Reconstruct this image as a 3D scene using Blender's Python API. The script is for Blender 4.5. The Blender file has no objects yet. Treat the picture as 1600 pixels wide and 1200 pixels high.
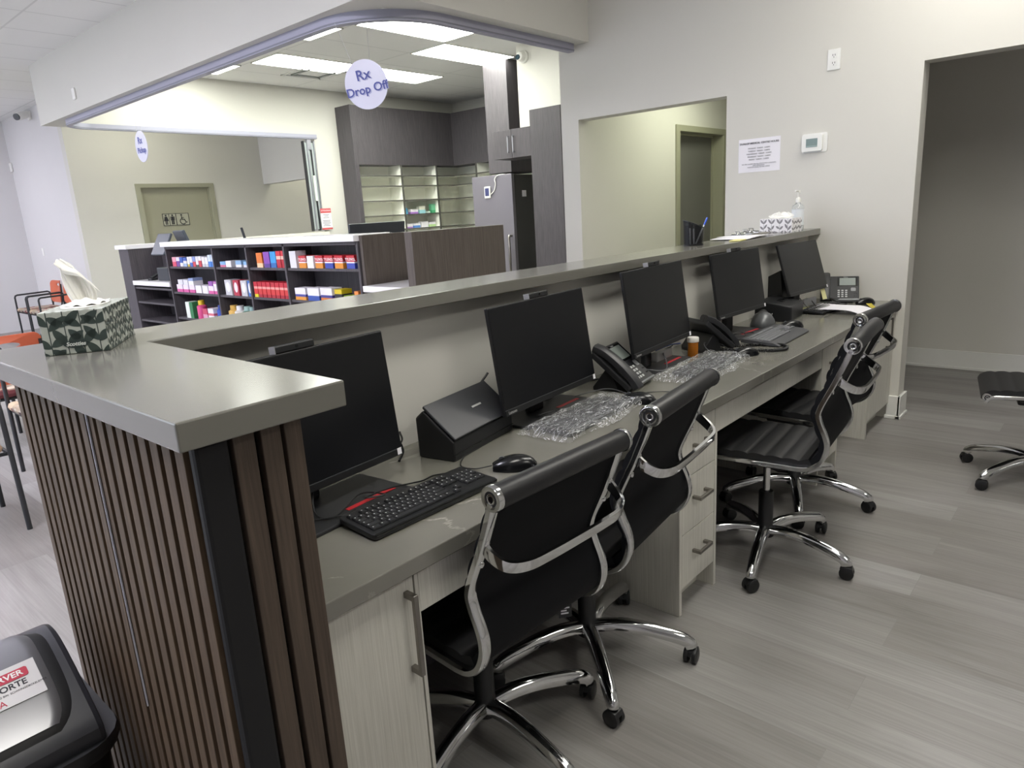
import bpy, bmesh, math, random
from mathutils import Vector, Matrix
PI = math.pi
random.seed(7)
S = bpy.context.scene
COL = S.collection

# ---------------------------------------------------------------- materials
def lin(c):
    if isinstance(c, str):
        c = tuple(int(c[i:i + 2], 16) for i in (0, 2, 4))
    o = []
    for v in c[:3]:
        v = v / 255.0
        o.append(v / 12.92 if v <= 0.04045 else ((v + 0.055) / 1.055) ** 2.4)
    return (o[0], o[1], o[2], 1.0)

class N:
    """small node-tree helper"""
    def __init__(s, name):
        s.m = bpy.data.materials.new(name); s.m.use_nodes = True
        s.t = s.m.node_tree
        s.b = s.t.nodes['Principled BSDF']
    def n(s, kind, **kw):
        x = s.t.nodes.new(kind)
        for k, v in kw.items():
            if k in x.inputs.keys(): x.inputs[k].default_value = v
            else: setattr(x, k, v)
        return x
    def l(s, a, b): s.t.links.new(a, b)
    def coord(s, scale=(1, 1, 1), rot=(0, 0, 0), kind='Object'):
        tc = s.n('ShaderNodeTexCoord'); mp = s.n('ShaderNodeMapping')
        mp.inputs['Scale'].default_value = scale; mp.inputs['Rotation'].default_value = rot
        s.l(tc.outputs[kind], mp.inputs['Vector']); return mp.outputs['Vector']
    def noise(s, vec, scale=5, detail=4, rough=.5, dist=0):
        x = s.n('ShaderNodeTexNoise'); x.inputs['Scale'].default_value = scale
        x.inputs['Detail'].default_value = detail; x.inputs['Roughness'].default_value = rough
        x.inputs['Distortion'].default_value = dist
        s.l(vec, x.inputs['Vector']); return x.outputs['Fac']
    def ramp(s, fac, stops):
        r = s.n('ShaderNodeValToRGB'); e = r.color_ramp.elements
        while len(e) < len(stops): e.new(.5)
        for el, (p, c) in zip(e, stops): el.position = p; el.color = lin(c)
        s.l(fac, r.inputs['Fac']); return r.outputs['Color']
    def mix(s, fac, a, b, mode='MIX'):
        x = s.n('ShaderNodeMix'); x.data_type = 'RGBA'; x.blend_type = mode
        for sock, v in ((x.inputs[0], fac), (x.inputs[6], a), (x.inputs[7], b)):
            if hasattr(v, 'is_output'): s.l(v, sock)
            else: sock.default_value = v
        return x.outputs[2]
    def color(s, c):
        if hasattr(c, 'is_output'): s.l(c, s.b.inputs['Base Color'])
        else: s.b.inputs['Base Color'].default_value = c
    def bump(s, h, strength=.1, dist=.002):
        x = s.n('ShaderNodeBump'); x.inputs['Strength'].default_value = strength
        x.inputs['Distance'].default_value = dist
        s.l(h, x.inputs['Height']); s.l(x.outputs['Normal'], s.b.inputs['Normal'])
    def p(s, **kw):
        for k, v in kw.items(): s.b.inputs[k.replace('_', ' ')].default_value = v
        return s.m

_MC = {}
def flat(c, rough=.5, metal=0.0, var=0.0, spec=.5, coat=0.0):
    """plain paint / plastic / metal with a faint procedural mottling"""
    k = (c, rough, metal, var, spec, coat)
    if k in _MC: return _MC[k]
    x = N('paint_' + str(len(_MC)))
    L = lin(c)
    v = x.noise(x.coord(), 18, 2)
    a = tuple(min(1, q * (1 + var)) for q in L[:3]) + (1,); b = tuple(q * (1 - var) for q in L[:3]) + (1,)
    x.color(x.mix(v, b, a))
    x.p(Roughness=rough, Metallic=metal, Specular_IOR_Level=spec, Coat_Weight=coat)
    _MC[k] = x.m
    return x.m

def emit(name, c, strength):
    x = N(name); L = lin(c)
    x.color(L); x.p(Emission_Color=L, Emission_Strength=strength, Roughness=.6)
    return x.m

def wall_paint(name, c):
    x = N(name); L = lin(c); vec = x.coord()
    f = x.noise(vec, 1.3, 3)
    x.color(x.mix(f, tuple(q * .98 for q in L[:3]) + (1,), tuple(min(1, q * 1.02) for q in L[:3]) + (1,)))
    x.bump(x.noise(vec, 260, 2), .08, .001)
    return x.p(Roughness=.72, Specular_IOR_Level=.25)

def wood(name, stops, grain=(60, 60, 1.6), rough=.5, strength=.15):
    """laminate / veneer with the grain along Z"""
    x = N(name); vec = x.coord(grain)
    f = x.noise(vec, 3.0, 6, .65, .4)
    x.color(x.ramp(f, stops)); x.bump(f, strength, .001)
    return x.p(Roughness=rough, Specular_IOR_Level=.35)

def quartz(name, c, c2, vein):
    x = N(name); vec = x.coord()
    base = x.mix(x.noise(vec, 7, 5, .6), lin(c), lin(c2))
    w = x.noise(vec, 1.1, 8, .62, .9)
    r = x.n('ShaderNodeValToRGB'); e = r.color_ramp.elements
    e[0].position = .493; e[0].color = (0, 0, 0, 1); e[1].position = .5; e[1].color = (1, 1, 1, 1)
    k = e.new(.507); k.color = (0, 0, 0, 1)
    x.l(w, r.inputs['Fac'])
    m = x.n('ShaderNodeMath', operation='MULTIPLY'); x.l(r.outputs['Color'], m.inputs[0]); 
    gate = x.noise(vec, .9, 2); g = x.ramp(gate, [(.5, '000000'), (.62, 'bbbbbb')])
    x.l(g, m.inputs[1])
    x.color(x.mix(m.outputs[0], base, lin(vein)))
    return x.p(Roughness=.17, Specular_IOR_Level=1.0)

def floor_mat():
    x = N('grey_oak_vinyl_plank')
    vec = x.coord((1, 1, 1), (0, 0, PI / 2))
    br = x.n('ShaderNodeTexBrick', offset=.37, offset_frequency=2)
    br.inputs['Scale'].default_value = 1; br.inputs['Mortar Size'].default_value = .0009
    br.inputs['Mortar Smooth'].default_value = .1
    br.inputs['Brick Width'].default_value = 1.22; br.inputs['Row Height'].default_value = .185
    br.inputs['Color1'].default_value = (0, 0, 0, 1); br.inputs['Color2'].default_value = (1, 1, 1, 1)
    br.inputs['Mortar'].default_value = (.3, .3, .3, 1)
    x.l(vec, br.inputs['Vector'])
    # grain shifted per plank
    sep = x.n('ShaderNodeSeparateXYZ'); x.l(vec, sep.inputs[0])
    mul = x.n('ShaderNodeMath', operation='MULTIPLY_ADD'); x.l(br.outputs['Color'], mul.inputs[0])
    mul.inputs[1].default_value = 7.0; x.l(sep.outputs['Z'], mul.inputs[2])
    cb = x.n('ShaderNodeCombineXYZ')
    a = x.n('ShaderNodeMath', operation='MULTIPLY'); a.inputs[1].default_value = .5; x.l(sep.outputs['X'], a.inputs[0])
    b = x.n('ShaderNodeMath', operation='MULTIPLY'); b.inputs[1].default_value = 3.6; x.l(sep.outputs['Y'], b.inputs[0])
    x.l(a.outputs[0], cb.inputs[0]); x.l(b.outputs[0], cb.inputs[1]); x.l(mul.outputs[0], cb.inputs[2])
    g1 = x.noise(cb.outputs[0], 2.2, 7, .62, 1.1)
    cb2 = x.n('ShaderNodeVectorMath', operation='MULTIPLY'); cb2.inputs[1].default_value = (1.6, 14, 1)
    x.l(cb.outputs[0], cb2.inputs[0])
    g2 = x.noise(cb2.outputs[0], 2.5, 5, .6, .3)
    c1 = x.ramp(g1, [(.25, '757371'), (.42, '8c8a88'), (.6, '9a9896'), (.78, 'a9a7a5')])
    c2 = x.mix(.28, c1, x.ramp(g2, [(.3, '807e7c'), (.7, 'b3b1af')]))
    tone = x.ramp(br.outputs['Color'], [(0, 'dad7d5'), (1, 'ffffff')])
    c3 = x.mix(1.0, c2, tone, 'MULTIPLY')
    c4 = x.mix(br.outputs['Fac'], c3, lin('82807e'))
    x.color(c4); x.bump(g2, .06, .001)
    return x.p(Roughness=.38, Specular_IOR_Level=.4)

def ceiling_mat(name, c, tile, ox=0., oy=0.):
    x = N(name); tc = x.n('ShaderNodeTexCoord'); mp = x.n('ShaderNodeMapping')
    mp.inputs['Location'].default_value = (-ox, -oy, 0)
    x.l(tc.outputs['Object'], mp.inputs['Vector'])
    br = x.n('ShaderNodeTexBrick', offset=0.0)
    br.inputs['Scale'].default_value = 1; br.inputs['Mortar Size'].default_value = .009
    br.inputs['Mortar Smooth'].default_value = 0
    br.inputs['Brick Width'].default_value = tile[0]; br.inputs['Row Height'].default_value = tile[1]
    L = lin(c); br.inputs['Color1'].default_value = L; br.inputs['Color2'].default_value = L
    br.inputs['Mortar'].default_value = tuple(q * .82 for q in L[:3]) + (1,)
    x.l(mp.outputs['Vector'], br.inputs['Vector'])
    x.color(br.outputs['Color']); x.bump(x.noise(mp.outputs['Vector'], 150, 3), .15, .002)
    return x.p(Roughness=.85, Specular_IOR_Level=.1)

def leaves_mat(name, dark, light, scale, thin=False, thr=.5):
    """printed leaf pattern: two layers of stretched cells"""
    x = N(name); vec = x.coord((1, 1, .62), (.5, .7, .3))
    vo = x.n('ShaderNodeTexVoronoi', feature='F1', distance='EUCLIDEAN')
    vo.inputs['Scale'].default_value = scale; x.l(vec, vo.inputs['Vector'])
    nz = x.noise(vec, scale * .55, 2, .4, 1.2)
    m = x.n('ShaderNodeMath', operation='ADD'); x.l(vo.outputs['Distance'], m.inputs[0]); x.l(nz, m.inputs[1])
    f = x.ramp(m.outputs[0], [(thr + .38, dark), (thr + .42, light)])
    if thin:
        f = x.ramp(m.outputs[0], [(thr + .10, dark), (thr + .16, light)])
    x.color(f); return x.p(Roughness=.45)

# ---------------------------------------------------------------- mesh builder
class MB:
    def __init__(s): s.bm = bmesh.new(); s.round = False
    def box(s, x0, x1, y0, y1, z0, z1, bev=0.0, seg=2):
        r = bmesh.ops.create_cube(s.bm, size=1.0)
        vs = r['verts']
        for v in vs:
            v.co = Vector(((x0 + x1) / 2 + v.co.x * (x1 - x0), (y0 + y1) / 2 + v.co.y * (y1 - y0), (z0 + z1) / 2 + v.co.z * (z1 - z0)))
        if bev:
            es = list({e for v in vs for e in v.link_edges})
            bmesh.ops.bevel(s.bm, geom=es, offset=bev, segments=seg, profile=.5, affect='EDGES', clamp_overlap=True)
        return s
    def prism(s, poly, d0, d1, ax='y', bev=0.0):
        """extrude a 2-D polygon: ax='y' poly=(x,z); ax='x' poly=(y,z); ax='z' poly=(x,y)"""
        def P(a, b, d): return {'y': (a, d, b), 'x': (d, a, b), 'z': (a, b, d)}[ax]
        A = [s.bm.verts.new(P(a, b, d0)) for a, b in poly]; B = [s.bm.verts.new(P(a, b, d1)) for a, b in poly]
        n = len(poly); fs = [s.bm.faces.new(A), s.bm.faces.new(B[::-1])]
        for i in range(n): fs.append(s.bm.faces.new((A[i], B[i], B[(i + 1) % n], A[(i + 1) % n])))
        bmesh.ops.recalc_face_normals(s.bm, faces=fs)
        if bev:
            es = [e for e in {e for f in fs for e in f.edges} if e.calc_face_angle(0) > .5]
            bmesh.ops.bevel(s.bm, geom=es, offset=bev, segments=2, profile=.5, affect='EDGES', clamp_overlap=True)
        return s
    def ring(s, pts): return [s.bm.verts.new(p) for p in pts]
    def skin(s, rings, cap=True, loop=False):
        s.round = True; n = len(rings[0]); fs = []
        rs = rings + ([rings[0]] if loop else [])
        for a, b in zip(rs[:-1], rs[1:]):
            for i in range(n): fs.append(s.bm.faces.new((a[i], a[(i + 1) % n], b[(i + 1) % n], b[i])))
        if cap and not loop:
            fs.append(s.bm.faces.new(rings[0][::-1])); fs.append(s.bm.faces.new(rings[-1]))
        bmesh.ops.recalc_face_normals(s.bm, faces=fs)
        return s
    def sweep(s, pts, sec, side=None, cap=True, loop=False):
        """sweep a 2-D section along points; side = fixed sideways axis (planar paths) or None (parallel transport); sec may be a list per point"""
        pts = [Vector(p) for p in pts]; n = len(pts); rings = []
        prev = None
        for i, p in enumerate(pts):
            if loop: t = pts[(i + 1) % n] - pts[i - 1]
            else: t = pts[min(i + 1, n - 1)] - pts[max(i - 1, 0)]
            t.normalize()
            if side is not None:
                a = Vector(side); b = t.cross(a).normalized(); a = b.cross(t).normalized()
            else:
                if prev is None:
                    up = Vector((0, 0, 1)) if abs(t.z) < .9 else Vector((1, 0, 0))
                    a = t.cross(up).normalized()
                else: a = (prev - t * prev.dot(t)).normalized()
                prev = a; b = t.cross(a).normalized()
            sc = sec[i] if isinstance(sec[0], list) else sec
            rings.append(s.ring([p + a * u + b * v for u, v in sc]))
        return s.skin(rings, cap, loop)
    def tube(s, pts, r, n=8, loop=False, side=None):
        def c(q): return [(q * math.cos(2 * PI * k / n), q * math.sin(2 * PI * k / n)) for k in range(n)]
        sec = [c(q) for q in r] if isinstance(r, (list, tuple)) else c(r)
        return s.sweep(pts, sec, side=side, loop=loop)
    def cyl(s, p0, p1, r0, r1=None, n=20): return s.tube([p0, p1], [r0, r0 if r1 is None else r1], n)
    def lathe(s, prof, c=(0, 0, 0), n=24, sx=1, sy=1):
        rings = []
        for r, z in prof:
            r = max(r, 1e-4)
            rings.append(s.ring([(c[0] + sx * r * math.cos(2 * PI * k / n), c[1] + sy * r * math.sin(2 * PI * k / n), c[2] + z) for k in range(n)]))
        return s.skin(rings)
    def grid(s, fn, nu, nv, th=0.0):
        s.round = True
        V = [[s.bm.verts.new(fn(i / nu, j / nv)) for j in range(nv + 1)] for i in range(nu + 1)]
        fs = [s.bm.faces.new((V[i][j], V[i + 1][j], V[i + 1][j + 1], V[i][j + 1])) for i in range(nu) for j in range(nv)]
        bmesh.ops.recalc_face_normals(s.bm, faces=fs)
        if th: bmesh.ops.solidify(s.bm, geom=fs, thickness=th)
        return s
    def rot(s, deg, axis='Z', c=(0, 0, 0)):
        bmesh.ops.rotate(s.bm, verts=s.bm.verts, cent=c, matrix=Matrix.Rotation(math.radians(deg), 3, axis)); return s
    def move(s, x, y, z):
        bmesh.ops.translate(s.bm, verts=s.bm.verts, vec=(x, y, z)); return s
    def mesh(s, name, m=None, ang=40):
        if ang == 40: ang = 50 if s.round else 18
        me = bpy.data.meshes.new(name); s.bm.to_mesh(me); s.bm.free()
        if m: me.materials.append(m)
        if ang:
            for p in me.polygons: p.use_smooth = True
            me.set_sharp_from_angle(angle=math.radians(ang))
        return me
    def out(s, name, m, parent=None, loc=(0, 0, 0), rz=0, label=None, ang=40, kind=None):
        return link(name, s.mesh(name, m, ang), parent, loc, rz, label, kind)

def link(name, me, parent=None, loc=(0, 0, 0), rz=0, label=None, kind=None):
    o = bpy.data.objects.new(name, me); COL.objects.link(o)
    o.parent = parent; o.location = loc; o.rotation_euler = (0, 0, math.radians(rz))
    if label: o['label'] = label
    if kind: o['kind'] = kind
    return o
def tag(o, label, cat, group=None):
    o['label'] = label; o['category'] = cat
    if group: o['group'] = group
    return o
def thing(name, label, cat, loc=(0, 0, 0), rz=0, group=None):
    o = bpy.data.objects.new(name, None); COL.objects.link(o); o.empty_display_size = .05
    o.location = loc; o.rotation_euler = (0, 0, math.radians(rz))
    return tag(o, label, cat, group)
def struct(name, mb, m, ang=40):
    o = mb.out(name, m, ang=ang); o['kind'] = 'structure'; return o
def kids(o): return [c for c in bpy.data.objects if c.parent == o]
def dup(root, loc, rz, label=None, group=None):
    def cp(o, par):
        c = o.copy(); COL.objects.link(c); c.parent = par
        for k in kids(o): cp(k, c)
        return c
    src = kids(root)
    r = root.copy(); COL.objects.link(r)
    for k in src: cp(k, r)
    r.location = loc; r.rotation_euler = (0, 0, math.radians(rz))
    if label: r['label'] = label
    if group: r['group'] = group
    return r
def text(name, body, size, m, parent=None, loc=(0, 0, 0), rot=(0, 0, 0), align='CENTER', ext=.0006, wide=1.0, shear=0, off=0.0):
    """lettering as real mesh; lies in local XY, rot in degrees"""
    cu = bpy.data.curves.new(name, 'FONT'); cu.body = body; cu.size = size; cu.align_x = align; cu.align_y = 'CENTER'
    cu.extrude = ext; cu.shear = shear; cu.offset = off; cu.resolution_u = 3
    t = bpy.data.objects.new(name, cu); COL.objects.link(t)
    bpy.context.view_layer.update()
    dg = bpy.context.evaluated_depsgraph_get()
    me = bpy.data.meshes.new_from_object(t.evaluated_get(dg)); me.name = name
    bpy.data.objects.remove(t); bpy.data.curves.remove(cu)
    me.materials.clear(); me.materials.append(m)
    o = link(name, me, parent, loc); o.rotation_euler = tuple(math.radians(a) for a in rot); o.scale = (wide, 1, 1)
    return o
def arc(cx, cy, r, a0, a1, n):
    return [(cx + r * math.cos(math.radians(a0 + (a1 - a0) * i / n)), cy + r * math.sin(math.radians(a0 + (a1 - a0) * i / n))) for i in range(n + 1)]
def rrect(x0, x1, y0, y1, r, n=5):
    return arc(x1 - r, y1 - r, r, 0, 90, n) + arc(x0 + r, y1 - r, r, 90, 180, n) + arc(x0 + r, y0 + r, r, 180, 270, n) + arc(x1 - r, y0 + r, r, 270, 360, n)
def smooth_path(pts, k=6):
    """Catmull-Rom through points"""
    P = [Vector(p) for p in pts]; P = [P[0] * 2 - P[1]] + P + [P[-1] * 2 - P[-2]]; o = []
    for i in range(1, len(P) - 2):
        for j in range(k):
            t = j / k; a, b, c, d = P[i - 1:i + 3]
            o.append(.5 * ((2 * b) + (c - a) * t + (2 * a - 5 * b + 4 * c - d) * t * t + (3 * b - a - 3 * c + d) * t ** 3))
    return o + [P[-2]]
ORD = ['first', 'second', 'third', 'fourth', 'fifth', 'sixth', 'seventh', 'eighth', 'ninth', 'tenth', 'eleventh', 'twelfth', 'thirteenth', 'fourteenth']

# ---------------------------------------------------------------- shared materials
PAINT = wall_paint('greige_wall_paint', 'd2d0c9')
PAINT_COOL = wall_paint('cool_lit_greige_paint', 'd6d4d4')  # same greige paint with the cool waiting room light put into its colour
TRIMW = flat('e4e4e0', .35)
FRAME = flat('9d9c88', .45)
CEILT = ceiling_mat('acoustic_ceiling_tile', 'eaeae8', (1.22, .61), 4.60, 5.30)
FLOOR = floor_mat()
QUARTZ = quartz('grey_quartz', '706f68', '7a7870', 'd4cfc5')
QUARTZP = quartz('plain_grey_quartz', '6b6a63', '716f68', '716f68')
ASH = wood('pale_ash_laminate', [(.3, 'bbb9b0'), (.5, 'cac8bf'), (.7, 'd6d4cc')], (90, 90, 1.4), .45, .1)
DARKLAM = wood('dark_grey_oak_laminate', [(.28, '3d3a3d'), (.5, '514d51'), (.72, '615c60')], (70, 70, 1.3), .5, .12)
DARKLAM2 = wood('dark_brown_laminate', [(.28, '423c38'), (.5, '58504b'), (.72, '6b625b')], (80, 80, 1.2), .5, .12)
SLAT = wood('walnut_slat', [(.25, '3d3126'), (.5, '574737'), (.75, '6b5945')], (50, 50, 1.6), .6, .2)
SLATD = wood('walnut_slat_end', [(.25, '392f28'), (.5, '4c4138'), (.75, '5b4f44')], (50, 50, 1.6), .6, .2)
BLKFELT = flat('141315', .9, spec=.15)
WHITEQ = flat('f0eef0', .2)
BLK = flat('17181a', .42)
BLK2 = flat('222326', .5)
BLKG = flat('0f1012', .22)
GREYP = flat('4b4d50', .45)
CHROME = flat('d8d9da', .09, 1.0)
STEEL = flat('8d8984', .33, 1.0)
ALU = flat('b4b4bc', .38, .85)
LEATHER = None
def leather():
    x = N('black_leatherette'); v = x.coord()
    x.color(lin('1b1b1d')); x.bump(x.noise(v, 420, 3), .12, .0006)
    return x.p(Roughness=.42, Specular_IOR_Level=.45)
LEATHER = leather()
MESHB = flat('101114', .75, spec=.2)
RED = flat('b3202a', .45)
PAPER = flat('eceaf0', .7)
TISSUE = flat('f3f2ec', .85)
WHITEP = flat('e9e8e3', .4)
INKB = flat('2b2b30', .7)
# ================================================================ setting
CZ = 3.28            # ceiling height
struct('floor', MB().box(-4.1, 10, -3.3, 14, -.05, 0), FLOOR)
struct('ceiling', MB().box(-4.1, 10, -3.3, 14, CZ, CZ + .05), CEILT)
FX = 4.79
w = MB()
w.box(FX, FX + .14, -3.3, -1.5, 0, CZ); w.box(FX, FX + .14, -1.5, 1.0, 2.13, CZ)
w.box(FX, FX + .14, 1.0, 2.18, 0, CZ); w.box(FX, FX + .14, 2.18, 3.42, 2.11, CZ)
struct('wall_far', w, PAINT)
w = MB()
w.box(FX, 6.45, 3.42, 3.59, 0, CZ); w.box(6.45, 7.42, 3.42, 3.59, 2.10, CZ); w.box(7.42, 9.6, 3.42, 3.59, 0, CZ)
struct('wall_hall', w, PAINT)
struct('wall_hall_right', MB().box(FX + .14, 9.6, 2.0, 2.1, 0, 2.62), PAINT)
struct('wall_hall_end', MB().box(9.5, 9.6, 2.1, 3.42, 0, 2.62), PAINT)
struct('ceiling_hall', MB().box(FX + .14, 9.6, 2.0, 3.42, 2.62, 2.68), PAINT_COOL)
struct('ceiling_recess', MB().box(FX + .14, 6.5, -1.8, 2.0, 2.62, 2.68), PAINT_COOL)
struct('wall_recess', MB().box(6.4, 6.5, -1.8, 2.0, 0, 2.62), PAINT)
struct('wall_recess_right', MB().box(FX + .14, 6.5, -1.8, -1.7, 0, 2.62), PAINT)
def baseboard(name, segs):
    w = MB()
    for a in segs: w.box(*a, 0, .15, .003); 
    for x0, x1, y0, y1 in segs: w.box(x0 - .008, x1 + .008, y0 - .008, y1 + .008, 0, .022, .004)
    struct(name, w, TRIMW)
baseboard('baseboard_recess', [(6.385, 6.4, -1.7, 2.0)])
baseboard('baseboard_far', [(4.772, 4.79, .985, 1.06), (4.772, 4.945, .982, 1.0)])
baseboard('baseboard_left', [(3.482, 3.5, 11.0, 13.6)])
# pharmacy bulkhead carrying the shutter track: U-shaped in plan
HZ = 2.66
w = MB().prism([(4.79, 3.3), (2.75, 3.3), (2.75, 9.26), (6.07, 9.26), (6.07, 8.97), (2.98, 8.97), (2.98, 3.53), (4.79, 3.53)], HZ, CZ, 'z')
struct('wall_header', w, PAINT)
struct('wall_pharmacy_back', MB().box(6.07, 9.0, 8.97, 9.26, 0, CZ), PAINT)
struct('wall_pharmacy_right', MB().box(8.9, 9.0, 3.59, 8.97, 0, CZ), PAINT)
struct('wall_fridge', MB().box(6.62, 6.76, 3.59, 5.40, 0, CZ).box(6.62, 6.76, 5.40, 5.57, 2.39, CZ), PAINT)
# restroom corridor and waiting room shell
w = MB()
w.box(3.5, 4.375, 11.0, 11.15, 0, CZ); w.box(4.375, 5.415, 11.0, 11.15, 2.09, CZ); w.box(5.415, 10, 11.0, 11.15, 0, CZ)
struct('wall_restroom', w, PAINT)
struct('wall_corridor', MB().box(6.36, 6.5, 9.26, 11.0, 2.12, CZ), PAINT_COOL)
struct('wall_corridor_end', MB().box(9.5, 9.6, 9.26, 11.0, 0, CZ), PAINT)
struct('wall_left', MB().box(3.5, 3.64, 11.15, 13.75, 0, CZ), PAINT_COOL)
struct('wall_waiting', MB().box(-4.1, 3.5, 13.6, 13.75, 0, CZ), PAINT_COOL)
struct('wall_rear', MB().box(-4.1, FX, -3.3, -3.2, 0, CZ), wall_paint('rear_wall_fill_tone', 'a5a29d'))  # unseen wall; its greyer tone is invented to cut the fill light
# storefront: wall with big windows letting the daylight in (left of the frame)
w = MB(); w.box(-4.1, -4.0, -3.3, 2.2, 0, CZ); w.box(-4.1, -4.0, 13.0, 13.75, 0, CZ)
w.box(-4.1, -4.0, 2.2, 13.0, 0, .12); w.box(-4.1, -4.0, 2.2, 13.0, 2.95, CZ)
struct('wall_storefront', w, PAINT_COOL)
w = MB()
for k in range(7): w.box(-4.08, -4.02, 2.2 + k * 1.79 - (.03 if k else 0), 2.26 + k * 1.79 - (.03 if k else 0), .12, 2.95)
w.box(-4.08, -4.02, 2.2, 13.0, .12, .18); w.box(-4.08, -4.02, 2.2, 13.0, 2.89, 2.95)
struct('window_1', w, ALU)
# knee wall that carries the transaction ledge
struct('wall_counter', MB().box(.5, FX, 1.60, 1.70, 0, 1.172), PAINT)
# half wall and its top under the back shutter opening
struct('wall_pickup_back', MB().box(3.6, 6.07, 8.99, 9.2, 0, 1.255), PAINT)

# doors
def door_frame(name, x0, x1, ztop, y, d, slab, slabc, fw=.07, lab=None):
    t = MB()
    t.box(x0 - fw, x0 + .003, y - .018, y + d, 0, ztop, .004); t.box(x1 - .003, x1 + fw, y - .018, y + d, 0, ztop, .004)
    t.box(x0 - fw, x1 + fw, y - .018, y + d, ztop - .003, ztop + fw * .8, .004)
    t.box(x0, x0 + .02, y + slab - .02, y + slab, 0, ztop); t.box(x1 - .02, x1, y + slab - .02, y + slab, 0, ztop)
    t.box(x0, x1, y + slab - .02, y + slab, ztop - .02, ztop)
    o = t.out(name, FRAME); o['kind'] = 'structure'
    s = MB().box(x0 + .004, x1 - .004, y + slab + .001, y + slab + .044, .008, ztop - .004, .002).out('door_slab', slabc, o)
    return o
dr = door_frame('door_1', 4.375, 5.415, 2.09, 11.0, .15, .05, flat('9c9a86', .5))
MB().cyl((5.33, 10.98, 1.0), (5.33, 11.05, 1.0), .012).cyl((5.345, 10.985, 1.0), (5.21, 10.985, 1.0), .011).out('handle', STEEL, dr)
door_frame('door_2', 6.45, 7.42, 2.10, 3.42, .17, .12, flat('6d6c68', .55))
# pictogram sign on the restroom door
t = thing('restroom_sign', 'grey washroom pictogram plate with man, woman and wheelchair on the green door', 'sign', (4.84, 11.048, 1.62))
MB().box(-.2, .2, -.006, 0, -.09, .09, .002).out('plate', flat('a9a897', .5), t)
m = INKB; p = MB()
for a in ((-.2, -.192), (.192, .2), (-.004, .006), (-.106, -.1)): p.box(a[0], a[1], -.009, -.005, -.09, .09)
p.box(-.2, .2, -.009, -.005, .083, .09); p.box(-.2, .2, -.009, -.005, -.09, -.083); p.out('border', m, t)
def man(cx, skirt):
    q = MB(); q.lathe([(0, -.001), (.013, -.001), (.013, .003), (0, .003)], (0, 0, 0), 14).rot(90, 'X').move(cx, -.006, .062)
    if skirt: q.prism([(cx - .018, .045), (cx + .018, .045), (cx + .036, -.02), (cx - .036, -.02)], -.009, -.005, 'y'); q.box(cx - .017, cx - .004, -.009, -.005, -.072, -.02); q.box(cx + .004, cx + .017, -.009, -.005, -.072, -.02)
    else: q.box(cx - .02, cx + .02, -.009, -.005, -.01, .045); q.box(cx - .032, cx - .024, -.009, -.005, -.012, .045); q.box(cx + .024, cx + .032, -.009, -.005, -.012, .045); q.box(cx - .02, cx - .003, -.009, -.005, -.072, -.01); q.box(cx + .003, cx + .02, -.009, -.005, -.072, -.01)
    q.out('pictogram', m, t)
man(-.15, True); man(-.052, False)
q = MB(); q.lathe([(0, -.001), (.013, -.001), (.013, .003), (0, .003)], (0, 0, 0), 14).rot(90, 'X').move(.085, -.006, .062)
q.tube([(.085, -.007, .042), (.09, -.007, -.005), (.125, -.007, -.005), (.148, -.007, -.05), (.165, -.007, -.045)], .007, 6)
q.tube([(.086, -.007, .022), (.12, -.007, .022)], .005, 6)
q.tube([(.1 + .043 * math.cos(a), -.007, -.03 + .043 * math.sin(a)) for a in [math.radians(120 + 200 * k / 14) for k in range(15)]], .006, 6)
q.out('pictogram', m, t)

# ---------------------------------------------------------------- shutter track
tr = [(4.74, 3.43)] + [(x, y) for x, y in arc(3.36, 3.95, .52, 270, 180, 14)] + [(2.84, y / 10) for y in range(40, 86, 5)] + arc(3.14, 8.62, .3, 180, 90, 10) + [(6.07, 8.92)]
pts = [(x, y, 2.63) for x, y in tr]
sec = [(-.026, -.028), (-.026, .028), (-.008, .028), (-.008, .012), (.026, .012), (.026, -.028)]
t = thing('shutter_track', 'curved aluminium shutter track running under the pharmacy bulkhead', 'track', (0, 0, 0))
b = MB().sweep(pts, [(-.026, -.03), (.026, -.03), (.026, .03), (-.026, .03)]).out('rail', flat('a2a2b2', .5, .25), t)
MB().sweep([(x, y, 2.612) for x, y in tr], [(-.030, -.004), (.030, -.004), (.030, .004), (-.030, .004)]).out('lip', flat('83848f', .5, .3), t)
# folded grille panels parked at the end of the back track
t = thing('folding_shutter', 'folded glass and aluminium shutter panels parked beside the white post', 'shutter', (5.98, 8.93, 0))
for k in range(4):
    x = -.14 + k * .055
    MB().box(x, x + .016, -.03, .03, 1.33, 2.57, .003).out('stile', [flat('2c2d30', .4), ALU][k % 2], t)
MB().box(-.125, .04, -.008, .0, 1.35, 2.55).out('pane', flat('c9d2d2', .12, .3), t)
MB().box(-.08, -.02, -.04, .02, 2.45, 2.59, .004).out('carriage', ALU, t)
MB().box(-.05, -.02, -.045, -.02, 1.75, 2.1, .004).out('lock_bar', WHITEP, t)
# red-headed notice at the shutter
t = thing('notice_poster', 'paper notice with red header band taped beside the folded shutter', 'poster', (6.07, 8.90, 1.34))
MB().box(-.09, .09, -.004, 0, 0, .30).out('sheet', PAPER, t)
MB().box(-.09, .09, -.006, -.003, .235, .30).out('header_band', flat('c8575a', .6), t)
MB().box(-.09, .09, -.006, -.003, 0, .025).out('footer_band', flat('c8575a', .6), t)
text('lettering', 'ATTENTION', .028, PAPER, t, (0, -.0065, .267), (90, 0, 0))
lm = MB()
for z_, w_ in ((.205, .05), (.185, .035), (.165, .05), (.125, .065), (.107, .06), (.089, .068), (.071, .05), (.05, .06)): lm.box(-w_, w_, -.0048, -.0038, z_, z_ + .008)
lm.out('printed_lines', flat('77777c', .6), t)

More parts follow.
